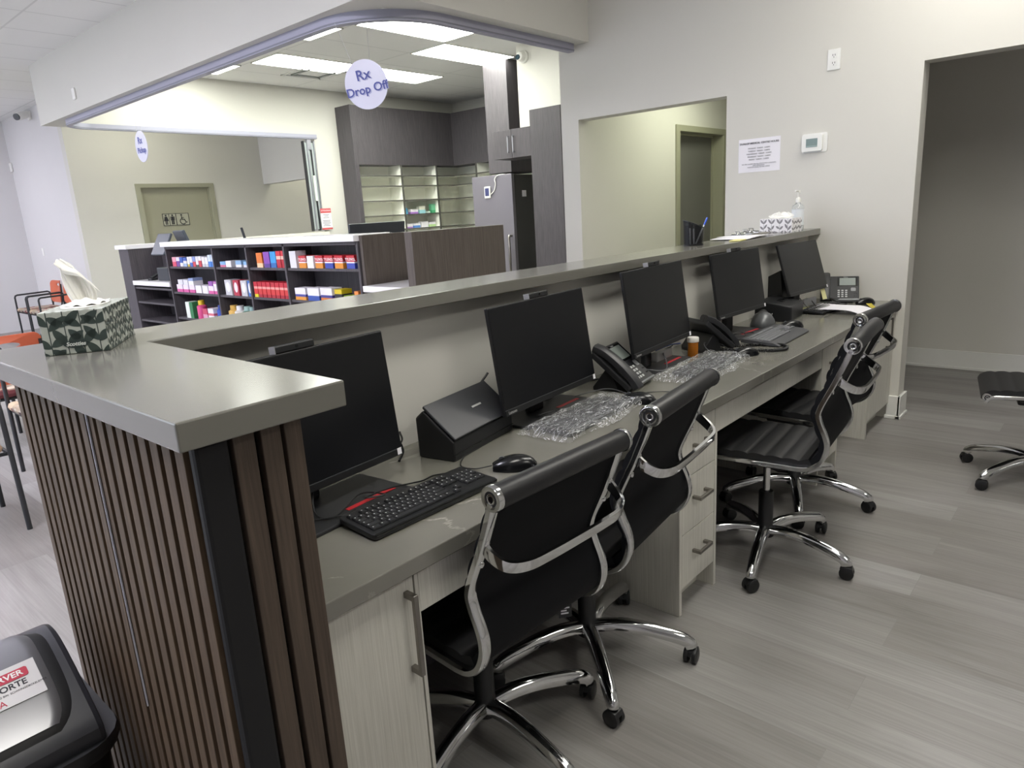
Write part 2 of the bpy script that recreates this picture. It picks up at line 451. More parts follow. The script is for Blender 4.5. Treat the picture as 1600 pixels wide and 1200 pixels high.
# ---------------------------------------------------------------- ceiling fittings
PANEL = emit('lit_troffer_diffuser', 'fcfff4', 15.0)
def troffer(x0, y0, lab, grp='ceiling light panels', em=PANEL, z=CZ, wx=1.19, wy=.58):
    t = thing('ceiling_light', lab, 'ceiling light', (x0 + wx / 2, y0 + wy / 2, z), 0, grp)
    a, b = wx / 2, wy / 2
    f = MB(); f.box(-a, a, -b, -b + .012, -.012, -.001); f.box(-a, a, b - .012, b, -.012, -.001); f.box(-a, -a + .012, -b, b, -.012, -.001); f.box(a - .012, a, -b, b, -.012, -.001)
    f.out('frame', WHITEP, t)
    MB().box(-a + .012, a - .012, -b + .012, b - .012, -.009, -.003).out('diffuser', em, t)
    return t
troffer(4.60, 5.31, 'lit pharmacy ceiling panel nearest the drop off sign, cut by the curved track')
troffer(5.84, 5.93, 'lit pharmacy ceiling panel nearest the refrigerator')
DIM = emit('lit_troffer_dimmer', 'fcfff4', 7.0)
troffer(3.40, 6.06, 'lit pharmacy ceiling panel showing as a short strip above the drop off sign strings', em=DIM)
troffer(4.60, 7.30, 'lit pharmacy ceiling panel just left of the hanging drop off sign')
troffer(5.93, 7.30, 'lit pharmacy ceiling panel just right of the hanging drop off sign')
troffer(3.40, 8.07, 'lit pharmacy ceiling panel showing as a strip at the far left by the track', em=DIM)
t = thing('ceiling_vent', 'slotted grey air diffuser in the pharmacy ceiling beside a lit panel', 'vent', (5.55, 8.02, CZ))
f = MB(); f.box(-.3, .3, -.3, -.26, -.01, 0); f.box(-.3, .3, .26, .3, -.01, 0); f.box(-.3, -.26, -.3, .3, -.01, 0); f.box(.26, .3, -.3, .3, -.01, 0); f.out('frame', flat('dcdcda', .6), t)
f = MB(); f.box(-.21, .21, -.21, -.17, -.012, -.002); f.box(-.21, .21, .17, .21, -.012, -.002); f.box(-.21, -.17, -.21, .21, -.012, -.002); f.box(.17, .21, -.21, .21, -.012, -.002); f.out('slot', flat('8b8f8d', .5), t)
# lamps of the reception side (overhead, above the frame) and of the hall
PANEL2 = emit('lit_troffer_reception', 'fdfaf1', 9.5)
for k, (x, y) in enumerate([(-.2, .05), (1.9, .05), (3.5, .3), (.9, -2.0)]):  # last panel, behind the camera, is added for chrome reflections and cabinet fronts
    troffer(x, y, 'lit reception ceiling panel lighting the work desk, out of frame', 'reception ceiling panels', PANEL2)
troffer(5.6, 2.45, 'lit hallway ceiling panel beyond the wall opening', 'hall ceiling panel', emit('lit_troffer_hall', 'f8fce4', 6.0), 2.62)
troffer(6.9, 9.9, 'lit corridor ceiling panel by the washroom door', 'corridor ceiling panel', emit('lit_troffer_corridor', 'fafae6', 6.0))
troffer(3.6, 9.75, 'lit corridor ceiling panel facing the washroom door', 'corridor ceiling panel', emit('lit_troffer_corridor2', 'fafae6', 5.5))
FILL_WAITING = emit('waiting_fill_panel', 'f3f1ff', 20.0)  # unseen panels added to brighten the waiting room floor and wall
for x, y in [(-1.2, 2.0), (-.95, 3.4), (.3, 12.3), (-2.4, 4.8), (-.95, 5.6), (-2.4, 7.2), (-.95, 8.4), (-2.4, 10.6)]:
    troffer(x, y, 'added unseen ceiling panel lighting the waiting room floor, out of frame to the left', 'added waiting room fill panels', FILL_WAITING)
# hanging oval signs
def oval_sign(loc, rz, words, lab, sp, top):
    t = thing('hanging_sign', lab, 'sign', loc, rz, 'hanging oval signs')
    MB().prism([(.135 * math.cos(2 * PI * k / 40), .145 * math.sin(2 * PI * k / 40)) for k in range(40)], -.003, .003, 'y').out('plate', flat('dcdcee', .25), t)
    b = flat('5058a0', .5); sh = flat('a9adcf', .5)
    for (w, x, z, sz) in words:
        text('lettering_shadow', w, sz, sh, t, (x + .007, -.0035, z - .006), (90, 0, 0))
        text('lettering', w, sz, b, t, (x, -.0045, z), (90, 0, 0), off=.0012)
    for s in (-1, 1): MB().tube([(s * .055, 0, .12), (s * sp, 0, top)], .0012, 5).out('string', flat('c9c9cc', .5), t)
    return t
sg = oval_sign((2.9, 3.66, 2.245), -55, [('Rx', -.005, .055, .085), ('Drop Off', 0, -.03, .071)], 'large looking oval sign reading Rx Drop Off, hung below the curved track', .10, .38); sg.rotation_euler = (0, math.radians(-9), math.radians(-55))
oval_sign((3.0, 7.33, 2.255), -90, [('Rx', -.01, .055, .09), ('Pickup', 0, -.035, .072)], 'small looking oval sign reading Rx Pickup, hung at the far left of the pharmacy', .03, .40)
# small devices on walls
t = thing('dome_camera', 'white dome security camera with dark lens high on the pharmacy wall', 'camera', (6.62, 5.46, 3.14))
MB().lathe([(.07, 0), (.07, .02), (.06, .03)], n=24).rot(-90, 'Y').out('mount', WHITEP, t)
MB().lathe([(.055, .02), (.055, .06), (.045, .085), (.0, .09)], n=24).rot(-90, 'Y').out('housing', WHITEP, t)
MB().lathe([(.0, 0), (.03, 0), (.03, .012), (.0, .014)], n=20).rot(-70, 'Y').move(-.085, .015, -.01).out('lens', flat('2c4350', .1), t)
t = thing('wall_camera', 'white bullet camera high on the waiting room wall near the ceiling', 'camera', (3.5, 12.15, 3.17))
MB().box(-.03, 0, -.06, .06, -.05, .07, .01).out('mount', WHITEP, t)
MB().cyl((-.03, 0, .03), (-.2, -.12, -.03), .05, .055).out('housing', WHITEP, t)
MB().cyl((-.195, -.117, -.03), (-.215, -.13, -.036), .045).out('lens', GREYP, t)
o = MB().box(-.03, 0, -.045, .045, -.07, .07, .012).out('motion_sensor', WHITEP, None, (3.5, 13.55, 2.58)); tag(o, 'small white motion sensor on the wall in the far left corner', 'sensor')
o = MB().box(-.02, 0, -.035, .035, -.055, .055, .012).out('door_chime', WHITEP, None, (2.75, 8.06, 2.82)); tag(o, 'small white receiver box on the bulkhead face at upper left', 'sensor')
o = MB().box(-.008, 0, -.04, .04, -.06, .06, .004).out('switch_plate', WHITEP, None, (3.5, 12.9, 1.25)); tag(o, 'white wall switch on the bright waiting room wall above the orange chairs', 'switch')
# thermostat, outlet and notice on the far wall (facing -X: rz=-90 turns local -Y to -X)
t = thing('thermostat', 'white wall thermostat with grey green display on the far wall', 'thermostat', (FX, 1.585, 1.745), -90)
MB().prism(rrect(-.078, .078, -.058, .058, .012), -.008, 0, 'y').out('back_plate', TRIMW, t)
MB().prism(rrect(-.072, .052, -.05, .05, .01), -.03, -.008, 'y').out('housing', TRIMW, t)
MB().box(-.045, .025, -.0315, -.029, -.026, .026, .0).out('display', flat('6f8280', .3), t)
MB().box(-.045, .025, -.0325, -.031, -.025, -.016).out('button_row', flat('8fa09e', .4), t)
t = thing('wall_outlet', 'white double power outlet high on the far wall near the recess', 'outlet', (FX, 1.492, 2.22), -90)
MB().box(-.038, .038, -.007, 0, -.06, .06, .003).out('cover_plate', TRIMW, t)
for z in (-.022, .022):
    r = MB().prism(rrect(-.017, .017, z - .017, z + .017, .007), -.01, -.006, 'y').out('socket', TRIMW, t)
    MB().box(-.008, -.005, -.0108, -.0098, z - .002, z + .009).box(.005, .008, -.0108, -.0098, z - .002, z + .009).box(-.002, .002, -.0108, -.0098, z - .011, z - .006).out('slot', INKB, r)
t = thing('hours_notice', 'white printed opening hours sheet taped to the far wall left of the thermostat', 'notice', (FX, 1.945, 1.706), -90)
MB().grid(lambda u, v: (-.142 + .284 * u, -.002 - .003 * math.sin(3 * v) * (1 - u), -.108 + .216 * v), 6, 6, .0006).out('sheet', PAPER, t)
g = flat('55555c', .7)
text('heading', 'DUNLOP MEDICAL CENTRE HOURS', .0165, g, t, (0, -.0065, .078), (90, 0, 0), ext=.0002, off=.0004)
for k, s_ in enumerate(['MONDAY  9:00AM - 5:00PM', 'TUESDAY  9:00AM - 5:00PM', 'WEDNESDAY  9:00AM - 5:00PM', 'THURSDAY  9:00AM - 5:00PM', 'FRIDAY  9:00AM - 5:00PM']):
    text('lettering', s_, .0125, g, t, (0, -.0065, .045 - k * .018), (90, 0, 0), ext=.0002)
text('lettering', 'WE ARE CLOSED ON ALL STATUTORY HOLIDAYS\nAND WEEKENDS\nWALK-IN CLINIC IN THE OFFICE', .0105, g, t, (0, -.0065, -.066), (90, 0, 0), ext=.0002)
# ================================================================ reception counter
DZ = .755
# L-shaped transaction ledge
o = MB().prism([(.317, .82), (.557, .82), (.567, 1.525), (FX - .002, 1.525), (FX - .002, 1.765), (.317, 1.765)], 1.174, 1.212, 'z', .0025).out('transaction_ledge', QUARTZP)
tag(o, 'long L-shaped grey quartz transaction ledge on top of the reception counter', 'counter')
# slatted end panel
t = thing('slatted_end_panel', 'dark walnut slat panel forming the near end of the reception counter', 'panel', (.42, 1.2, 0))
def P(x, y): return x - .42, y - 1.2
b = MB(); b.box(.352 - .42, .488 - .42, .855 - 1.2, 1.61 - 1.2, 0, 1.173); b.out('core', BLKFELT, t)
s = MB(); y = .862
k = 0
while y < 1.58:
    s.box(.336 - .42, .3535 - .42, y - 1.2, y + .025 - 1.2, .004, 1.173, .001); y += .0395; k += 1
s.out('side_slats', SLAT, t)
MB().box(.340 - .42, .386 - .42, .838 - 1.2, .858 - 1.2, 0, 1.173, .006).out('corner_post', flat('18181a', .55, spec=.3), t)
s = MB()
for x0, x1 in ((.391, .421), (.430, .459), (.465, .491)): s.box(x0 - .42, x1 - .42, .838 - 1.2, .856 - 1.2, .002, 1.173, .0015)
s.out('end_slats', SLATD, t)
MB().box(.488 - .42, .4925 - .42, .842 - 1.2, 1.58 - 1.2, 0, 1.173).out('inner_board', SLATD, t)
MB().tube([P(.3345, 1.197) + (1.172,), P(.3345, 1.199) + (.63,)], .0022, 6).out('metal_strip', ALU, t, label='thin light metal strip running down the slats')
# worktop
o = MB().box(.494, FX - .002, 1.03, 1.598, DZ - .038, DZ, .0025).out('worktop', QUARTZ); tag(o, 'long grey quartz desk worktop with fine white veins along the counter wall', 'worktop')
UZ = DZ - .039
def bar_handle(L, vertical=False):
    m = MB()
    h = L / 2
    if vertical:
        m.box(-.006, .006, -.034, -.024, -h, h, .0015); m.box(-.006, .006, -.03, 0, h - .014, h, .0015); m.box(-.006, .006, -.03, 0, -h, -h + .014, .0015)
    else:
        m.box(-h, h, -.034, -.024, -.006, .006, .0015); m.box(h - .014, h, -.03, 0, -.006, .006, .0015); m.box(-h, -h + .014, -.03, 0, -.006, .006, .0015)
    return m.mesh('handle', STEEL)
HV, HH = bar_handle(.19, True), bar_handle(.10)
# near cupboard beside the slat panel
t = thing('desk_cupboard', 'tall pale ash cupboard with long steel handle next to the slat panel', 'cupboard', (.66, 1.05, 0))
MB().box(.495 - .66, .836 - .66, .02, .54, .10, UZ).box(.495 - .66, .836 - .66, .06, .54, 0, .10).out('body', ASH, t)
MB().box(.826 - .66, .836 - .66, 0, .02, 0, UZ, .001).out('end_stile', ASH, t)
d = MB().box(.497 - .66, .822 - .66, 0, .019, .08, UZ - .003, .0012).out('door', ASH, t)
link('handle', HV, d, (.800 - .66, 0, .585))
# drawer pedestals
def pedestal(x0, x1, lab, n=3):
    cx = (x0 + x1) / 2; h = (x1 - x0) / 2
    t = thing('drawer_pedestal', lab, 'drawers', (cx, 1.05, 0), 0, 'ash drawer pedestals under the desk')
    b = MB(); b.box(-h, -h + .018, 0, .54, 0, UZ, .001); b.box(h - .018, h, 0, .54, 0, UZ, .001); b.box(-h + .018, h - .018, .07, .088, 0, .1); b.box(-h + .018, h - .018, .02, .54, .1, UZ)
    b.out('carcass', ASH, t)
    zs = [.10, .305, .51, UZ - .004]
    for k in range(3):
        f = MB().box(-h + .02, h - .02, .001, .019, zs[k] + .0015, zs[k + 1] - .0015, .001).out('drawer', ASH, t)
        link('handle', HH, f, (.0, 0, zs[k + 1] - (.085 if k < 2 else .095)))
    return t
pedestal(1.985, 2.272, 'pale ash three drawer pedestal between the second and third chairs')
pedestal(3.42, 3.727, 'pale ash three drawer pedestal behind the fourth chair')
def apron(x0, x1, split, lab, hz=.105):
    t = thing('apron_drawer', lab, 'drawers', ((x0 + x1) / 2, 1.052, UZ - hz / 2), 0, 'shallow drawers under the worktop')
    c = (x0 + x1) / 2
    MB().box(x0 - c, x1 - c, .02, .30, -hz / 2 + .01, hz / 2).out('body', ASH, t)
    xs = [x0] + split + [x1]
    for a, b in zip(xs[:-1], xs[1:]): MB().box(a - c + .001, b - c - .001, 0, .018, -hz / 2, hz / 2 - .002, .001).out('drawer_front', ASH, t)
apron(.837, 1.984, [1.41], 'shallow pale ash drawer strip behind the two nearest chairs')
apron(2.273, 3.419, [2.83], 'shallow pale ash drawer strip above the seat of the third chair')
apron(3.728, 4.265, [], 'shallow pale ash drawer strip just before the far cupboard')
# far cupboard
t = thing('desk_cupboard', 'pale ash cupboard with square steel handle at the far wall end', 'cupboard', (4.53, 1.05, 0))
MB().box(-.262, .254, .02, .54, .10, UZ).box(-.2, .254, .07, .54, 0, .1).out('body', ASH, t)
MB().box(-.263, -.243, -.001, .54, 0, UZ, .001).out('side_panel', ASH, t)
d = MB().box(-.24, .17, 0, .019, .105, UZ - .003, .0012).out('door', ASH, t)
MB().box(.172, .254, 0, .019, .105, UZ - .003, .001).out('filler_strip', ASH, t)
link('handle', HV, d, (.08, 0, .585))
# backs of the leg spaces
o = MB().box(.85, 1.98, 1.575, 1.595, .0, UZ).out('modesty_panel', DARKLAM); tag(o, 'dark panel closing the leg space behind the two nearest chairs', 'panel')
o = MB().box(2.275, 3.415, 1.575, 1.595, .0, UZ).out('modesty_panel', DARKLAM); tag(o, 'dark panel closing the leg space behind the third chair', 'panel')

# ================================================================ office chairs
HW = .213            # half width to the rail centre
prof = [(.255, -.028), (.243, -.012), (.22, -.003), (.15, .0), (.077, .001), (-.017, .001), (-.114, .001), (-.17, .001), (-.205, .009), (-.237, .033), (-.255, .069), (-.259, .104),
        (-.251, .137), (-.236, .172), (-.226, .206), (-.230, .232), (-.246, .271), (-.274, .331), (-.301, .398), (-.321, .452)]
def offset(p, d):
    o = []
    for i in range(len(p)):
        a = Vector(p[max(i - 1, 0)]); b = Vector(p[min(i + 1, len(p) - 1)]); t = (b - a).normalized()
        n = Vector((t.y, -t.x))        # towards the sitter (front / up side)
        o.append((p[i][0] + n.x * d, p[i][1] + n.y * d))
    return o
pr3 = [(v.x, v.y) for v in smooth_path([(a, b, 0) for a, b in prof], 4)]
def strip_mesh(pts, d0, d1, x, ribs=0):
    """upholstery between two offsets of the profile; ribs puff the sitter side"""
    L = [0]
    for a, b in zip(pts[:-1], pts[1:]): L.append(L[-1] + math.hypot(b[0] - a[0], b[1] - a[1]))
    n = max(2, int(L[-1] / .007)); q = []
    for i in range(n + 1):
        s = L[-1] * i / n; j = 0
        while j < len(L) - 2 and L[j + 1] < s: j += 1
        f = (s - L[j]) / max(1e-6, L[j + 1] - L[j]); q.append((pts[j][0] + (pts[j + 1][0] - pts[j][0]) * f, pts[j][1] + (pts[j + 1][1] - pts[j][1]) * f))
    top = offset(q, d1); bot = offset(q, d0)
    if ribs:
        o1 = offset(q, 1.0)
        for i in range(n + 1):
            ph = (L[-1] * i / n) / ribs
            pf = .0075 * (abs(math.sin(PI * ph)) ** .45 - .75)
            dx, dy = o1[i][0] - q[i][0], o1[i][1] - q[i][1]
            top[i] = (top[i][0] + dx * pf, top[i][1] + dy * pf)
    poly = top + bot[::-1]
    m = MB(); ins = .006
    NX = 6
    rings = []
    for k in range(NX + 1):
        xx = -x + 2 * x * k / NX
        rings.append(m.ring([(xx, a, b) for a, b in poly]))
    fs = []
    N_ = len(poly)
    for a, b in zip(rings[:-1], rings[1:]):
        for i in range(N_): fs.append(m.bm.faces.new((a[i], a[(i + 1) % N_], b[(i + 1) % N_], b[i])))
    for r_, rev in ((rings[0], True), (rings[-1], False)):
        for i in range(n):
            f4 = [r_[i], r_[i + 1], r_[N_ - 2 - i], r_[N_ - 1 - i]]
            fs.append(m.bm.faces.new(f4[::-1] if rev else f4))
    bmesh.ops.recalc_face_normals(m.bm, faces=fs)
    return m
iseat = min(range(len(pr3)), key=lambda i: abs(pr3[i][0] + .17) + abs(pr3[i][1]))
CH = {}
CH['seat'] = strip_mesh(pr3[:iseat + 6], .006, .030, HW - .008, .062).mesh('seat', LEATHER, 60)
CH['backrest'] = strip_mesh(pr3[iseat + 5:], .004, .026, HW - .008, .062).mesh('backrest', MESHB, 60)
railsec = [(-.013, -.006), (-.009, -.009), (.009, -.009), (.013, -.006), (.013, .006), (.009, .009), (-.009, .009), (-.013, .006)]
CH['side_rail'] = MB().sweep([(0, a, b) for a, b in pr3], railsec, side=(1, 0, 0)).mesh('side_rail', CHROME, 50)
CH['head_roll'] = MB().lathe([(.0, -HW - .012), (.025, -HW - .012), (.0265, -HW - .008), (.0265, HW + .008), (.025, HW + .012), (0, HW + .012)], n=24).rot(90, 'Y').mesh('head_roll', LEATHER)
CH['front_roll'] = MB().lathe([(.0, -HW - .01), (.018, -HW - .01), (.019, -HW - .006), (.019, HW + .006), (.018, HW + .01), (0, HW + .01)], n=20).rot(90, 'Y').mesh('front_roll', LEATHER)
def cap_mesh(r): return MB().lathe([(0, 0), (r * .25, 0), (r * .3, .001), (r * .55, -.001), (r * .7, .001), (r, .001), (r * 1.06, -.003), (r * 1.06, -.012), (0, -.012)], n=24).rot(90, 'Y').mesh('end_cap', CHROME)
CH['end_cap'] = cap_mesh(.027); CH['end_cap_s'] = cap_mesh(.019)
# bracket: flat bar bowed out behind the back, bolted to both rails at mid height
zb = .325; fb = -.272
bp = []
for x_, dy, dz in [(-HW, -.004, .025), (-HW - .001, -.03, .003), (-HW + .014, -.062, -.016), (-HW + .055, -.083, -.022), (-.09, -.087, -.024), (0, -.088, -.024), (.09, -.087, -.024), (HW - .055, -.083, -.022), (HW - .014, -.062, -.016), (HW + .001, -.03, .003), (HW, -.004, .025)]:
    bp.append((x_, fb + dy, zb + dz))
bs = [(-.004, -.013), (.004, -.013), (.0055, 0), (.004, .013), (-.004, .013), (-.0055, 0)]
bpts = smooth_path(bp, 5)
m = MB(); rings = []
for i, p in enumerate(bpts):
    a = bpts[min(i + 1, len(bpts) - 1)] - bpts[max(i - 1, 0)]; a.normalize()
    up = Vector((0, -.25, 1)).normalized(); n_ = a.cross(up).normalized(); up = n_.cross(a)
    rings.append(m.ring([p + n_ * u + up * v for u, v in bs]))
m.skin(rings)
CH['back_bracket'] = m.mesh('back_bracket', CHROME, 50)
CH['bolt'] = MB().lathe([(0, .004), (.006, .003), (.008, 0), (0, 0)], n=12).rot(90, 'X').mesh('bolt', CHROME)
CH['mechanism'] = MB().box(-.16, .16, -.09, .12, -.03, -.012, .006).box(-.07, .07, -.10, .12, -.07, -.02, .01).cyl((.06, .02, -.045), (.21, .02, -.05), .006).box(.19, .235, .008, .034, -.057, -.045, .004).mesh('mechanism', BLK)
CH['gas_lift'] = MB().cyl((0, 0, -.26), (0, 0, -.06), .0135).mesh('gas_lift', CHROME)
CH['column_cover'] = MB().lathe([(.0, .08), (.034, .08), (.034, .12), (.029, .125), (.029, .27), (.026, .275), (0, .275)], n=20).mesh('column_cover', BLK)
# leg along +X, arched and tapered, with an upturned nose over the caster
lp = smooth_path([(.015, 0, .112), (.09, 0, .122), (.17, 0, .117), (.25, 0, .100), (.302, 0, .085), (.325, 0, .070), (.330, 0, .056)], 4)
secs = []
for i in range(len(lp)):
    f = i / (len(lp) - 1); wd_ = .024 - .006 * f; h_ = .016 + .002 * math.sin(PI * f)
    if f > .82: h_ *= 1.15
    secs.append([(wd_ * a, h_ * b) for a, b in [(-1, -.9), (-.95, .1), (-.6, .75), (0, 1), (.6, .75), (.95, .1), (1, -.9), (0, -1)]])
mm = MB(); rings = []
for p, i in zip(lp, range(len(lp))):
    a = lp[min(i + 1, len(lp) - 1)] - lp[max(i - 1, 0)]; a.normalize(); sd = Vector((0, 1, 0)); nrm = sd.cross(a) * -1
    if nrm.z < 0 and i < len(lp) * .9: nrm = -nrm
    rings.append(mm.ring([p + sd * u + nrm * v for u, v in secs[i]]))
mm.skin(rings)
CH['leg'] = mm.mesh('leg', CHROME, 50)
def caster():
    c = MB()
    for s in (-1, 1):
        c.lathe([(0, .0), (.019, .0), (.025, .003), (.026, .008), (.025, .015), (.019, .018), (0, .018)], n=22)
    c2 = MB()
    for s in (-1, 1):
        w_ = MB(); w_.lathe([(0, -.009), (.018, -.009), (.0255, -.006), (.0265, 0), (.0255, .006), (.018, .009), (0, .009)], n=22).rot(90, 'X').move(0, s * .013, .0265)
        tm = bpy.data.meshes.new('t'); w_.bm.to_mesh(tm); c2.bm.from_mesh(tm); bpy.data.meshes.remove(tm); w_.bm.free()
    c.bm.free()
    c2.prism([(-.024, .03), (-.018, .045), (0, .054), (.018, .05), (.024, .036), (.016, .032)], -.019, .019, 'y', .002)
    c2.cyl((0, 0, .045), (0, 0, .064), .007)
    return c2.mesh('caster', BLK)
CH['caster'] = caster()
def office_chair(x, y, rz, z0, bdeg, lab, cast):
    t = thing('office_chair', lab, 'chair', (x, y, 0), rz, 'black ribbed office chairs')
    link('seat', CH['seat'], t, (0, 0, z0)); link('backrest', CH['backrest'], t, (0, 0, z0))
    for s in (-1, 1):
        r_ = link('side_rail', CH['side_rail'], t, (s * HW, 0, z0))
        for zz in (.297, .352): link('bolt', CH['bolt'], r_, (0, fb + (zz - .325) * -.4 - .009, zz))
    hr = link('head_roll', CH['head_roll'], t, (0, -.324, z0 + .463)); fr = link('front_roll', CH['front_roll'], t, (0, .252, z0 - .006))
    for o_, c, d in ((hr, CH['end_cap'], HW + .012), (fr, CH['end_cap_s'], HW + .01)):
        link('end_cap', c, o_, (d, 0, 0)); link('end_cap', c, o_, (-d, 0, 0), 180)
    link('back_bracket', CH['back_bracket'], t, (0, 0, z0)); link('mechanism', CH['mechanism'], t, (0, 0, z0 - .004))
    link('gas_lift', CH['gas_lift'], t, (0, 0, z0)); link('column_cover', CH['column_cover'], t)
    for k in range(5):
        l_ = link('leg', CH['leg'], t, (0, 0, 0), bdeg - rz + 72 * k)
        link('caster', CH['caster'], l_, (.329, 0, 0), cast[k % len(cast)])
    return t
ch_a = office_chair(1.153, 1.205, -3, .418, -24, 'black ribbed office chair nearest the slat panel, seen from behind', (40, 150, 75, 10, 110))
office_chair(1.625, 1.19, 6.5, .458, -60.5, 'second black ribbed office chair from the slat panel, in front of the drawers', (70, 20, 120, 160, 40))
office_chair(2.615, .995, 5.5, .470, -23, 'third black office chair, showing its ribbed seat beside the drawer pedestal', (30, 100, 60, 140, 15))
office_chair(3.215, 1.09, -3, .465, -13, 'fourth black office chair, tucked in behind the third one', (60, 120, 30, 80, 150))
office_chair(4.06, .21, 10, .462, 72, 'black office chair cut by the right edge, only seat front and legs showing', (50, 130, 20, 90, 160))
tg = MB().box(-.018, .018, -.001, .001, -.045, 0).out('care_tag', BLK2, ch_a, (.165, -.165, .405), -35, label='small black care tag with white print hanging under the seat')
MB().box(-.012, .012, -.0018, -.0008, -.018, -.014).box(-.012, .004, -.0018, -.0008, -.026, -.022).box(-.012, .009, -.0018, -.0008, -.034, -.030).out('printed_lines', PAPER, tg)
# ================================================================ things on the desk
SCREEN = flat('101114', .3, spec=.4)
HOUS = flat('0f1013', .5)
GRP_M = 'desk monitors'
def monitor(x, y, zc, yaw, tilt, w, h, lab, stand='pad', red=True, rx=(.02, .175), b0=-.115, camera=True, logo=True):
    t = thing('computer_monitor', lab, 'monitor', (x, y, DZ), yaw, GRP_M)
    T = Matrix.Rotation(math.radians(-tilt), 4, 'X')   # top leans back
    zc = zc - DZ
    def tilted(o):
        o.rotation_euler = (math.radians(-tilt), 0, 0); return o
    hs = MB().box(-w / 2, w / 2, 0, .012, -h / 2, h / 2, .003).box(-w / 2 + .06, w / 2 - .06, .012, .045, -h / 2 + .03, h / 2 - .06, .012)
    H = tilted(hs.out('housing', HOUS, t, (0, 0, zc)))
    MB().box(-w / 2 + .004, w / 2 - .004, -.0012, .0005, -h / 2 + .02, h / 2 - .005).out('screen', SCREEN, H)
    MB().box(-w / 2 + .001, w / 2 - .001, -.004, .002, -h / 2, -h / 2 + .019, .002).out('chin', BLK, H)
    MB().box(-w / 2 + .002, w / 2 - .002, -.0045, -.0035, -h / 2 + .018, -h / 2 + .0196).out('trim_line', GREYP, H)
    if logo: text('lettering', 'Lenovo', .014, flat('a8a8a8', .4), H, (-w / 2 + .035, -.0045, -h / 2 + .009), (90, 0, 0), ext=.0003)
    MB().box(w / 2 - .022, w / 2 - .008, -.0048, -.0038, -h / 2 + .003, -h / 2 + .02).out('energy_label', PAPER, H)
    if camera:
        c = MB().box(-.055, .055, -.002, .018, h / 2, h / 2 + .017, .003).out('camera_bar', BLK, H)
        MB().box(-.0555, -.0535, -.003, .019, h / 2, h / 2 + .0172).out('bar_end', flat('8e8e90', .3), c)
        MB().lathe([(0, 0), (.0035, 0), (.0035, .002), (0, .002)], n=12).rot(90, 'X').move(.005, -.002, h / 2 + .009).out('lens', BLKG, c)
    if stand == 'pad':
        MB().box(-.042, .042, .05, .075, .008, zc + .06, .008).out('stand_column', BLK, t)
        b = MB().box(-.17, rx[1] + .03, b0, b0 + .205, 0, .010, .003).out('stand_base', BLK2, t)
        if red: MB().box(rx[0], rx[1], b0 + .036, b0 + .05, .0095, .0112, .0005).out('red_inlay', RED, b)
    elif stand == 'steel':
        MB().box(-.03, .03, .05, .075, .008, zc + .06, .006).out('stand_column', GREYP, t)
        b = MB().box(-.16, rx[1] + .03, b0, b0 + .2, 0, .010, .003).out('stand_base', BLK2, t)
        if red: MB().box(rx[0], rx[1], b0 + .03, b0 + .045, .0095, .0112, .0005).out('red_inlay', RED, b)
        MB().box(-.01, .14, .005, .035, .03, .07, .005).out('adapter_box', flat('9a9a9a', .4, .4), t)
    else:
        MB().prism([(.03, .01), (.16, .01), (.16, .20), (.06, .25)], -.17, -.10, 'x').box(-.04, .04, .03, .10, .01, zc + .05, .01).out('stand_column', BLK, t)
        MB().box(-.14, .16, -.07, .09, 0, .012, .004).out('stand_base', BLK2, t)
        MB().box(-.03, .13, -.03, -.015, .02, .065, .002).out('rest_plate', flat('7c7d80', .4), t)
    return t
monitor(.842, 1.40, .985, 5, 6, .54, .335, 'black monitor nearest the slat panel, partly hidden by the ledge corner')
monitor(1.757, 1.413, .99, 4, 8, .54, .335, 'second black monitor, standing between the document scanner and a desk phone', rx=(.06, .19), b0=-.035)
monitor(2.517, 1.423, 1.02, 4, 8, .54, .335, 'third black monitor, standing behind the amber pill bottle', 'steel', rx=(.06, .21), b0=-.035)
monitor(3.39, 1.46, 1.02, -3, 9, .51, .315, 'fourth black monitor, standing behind the uncovered keyboard with coiled cord', rx=(-.05, .13), b0=-.085)
monitor(4.28, 1.45, 1.01, -6, 17, .50, .305, 'tilted dark monitor at the far wall with a yellow note on its corner', 'wedge', False, camera=False, logo=False)

# --- keyboards
KB, KEYC, KEYT = BLK, flat('1d1e20', .5), None
def key_mesh(w):
    m = MB(); a = w / 2; b = .0082
    r0 = m.ring([(-a, -b, 0), (a, -b, 0), (a, b, 0), (-a, b, 0)])
    r1 = m.ring([(-a, -b, .0035), (a, -b, .0035), (a, b, .0035), (-a, b, .0035)])
    r2 = m.ring([(-a + .0018, -b + .0015, .0062), (a - .0018, -b + .0015, .0062), (a - .0018, b - .0022, .0062), (-a + .0018, b - .0022, .0062)])
    m.skin([r0, r1, r2]); return m
KM = {}
def key(w, mt, leg=True):
    k = (round(w, 4), mt.name, leg)
    if k not in KM:
        m = key_mesh(w); me = m.mesh('key', mt, 20)
        if leg:
            me.materials.append(flat('c9c9c6', .6))
            bm = bmesh.new(); bm.from_mesh(me)
            a = -w / 2 + .0045
            v = [bm.verts.new(p) for p in ((a, .0005, .00635), (a + .0032, .0005, .00635), (a + .0032, .0042, .00635), (a, .0042, .00635))]
            f = bm.faces.new(v); f.material_index = 1
            bm.to_mesh(me); bm.free()
        KM[k] = me
    return KM[k]
U = .0185
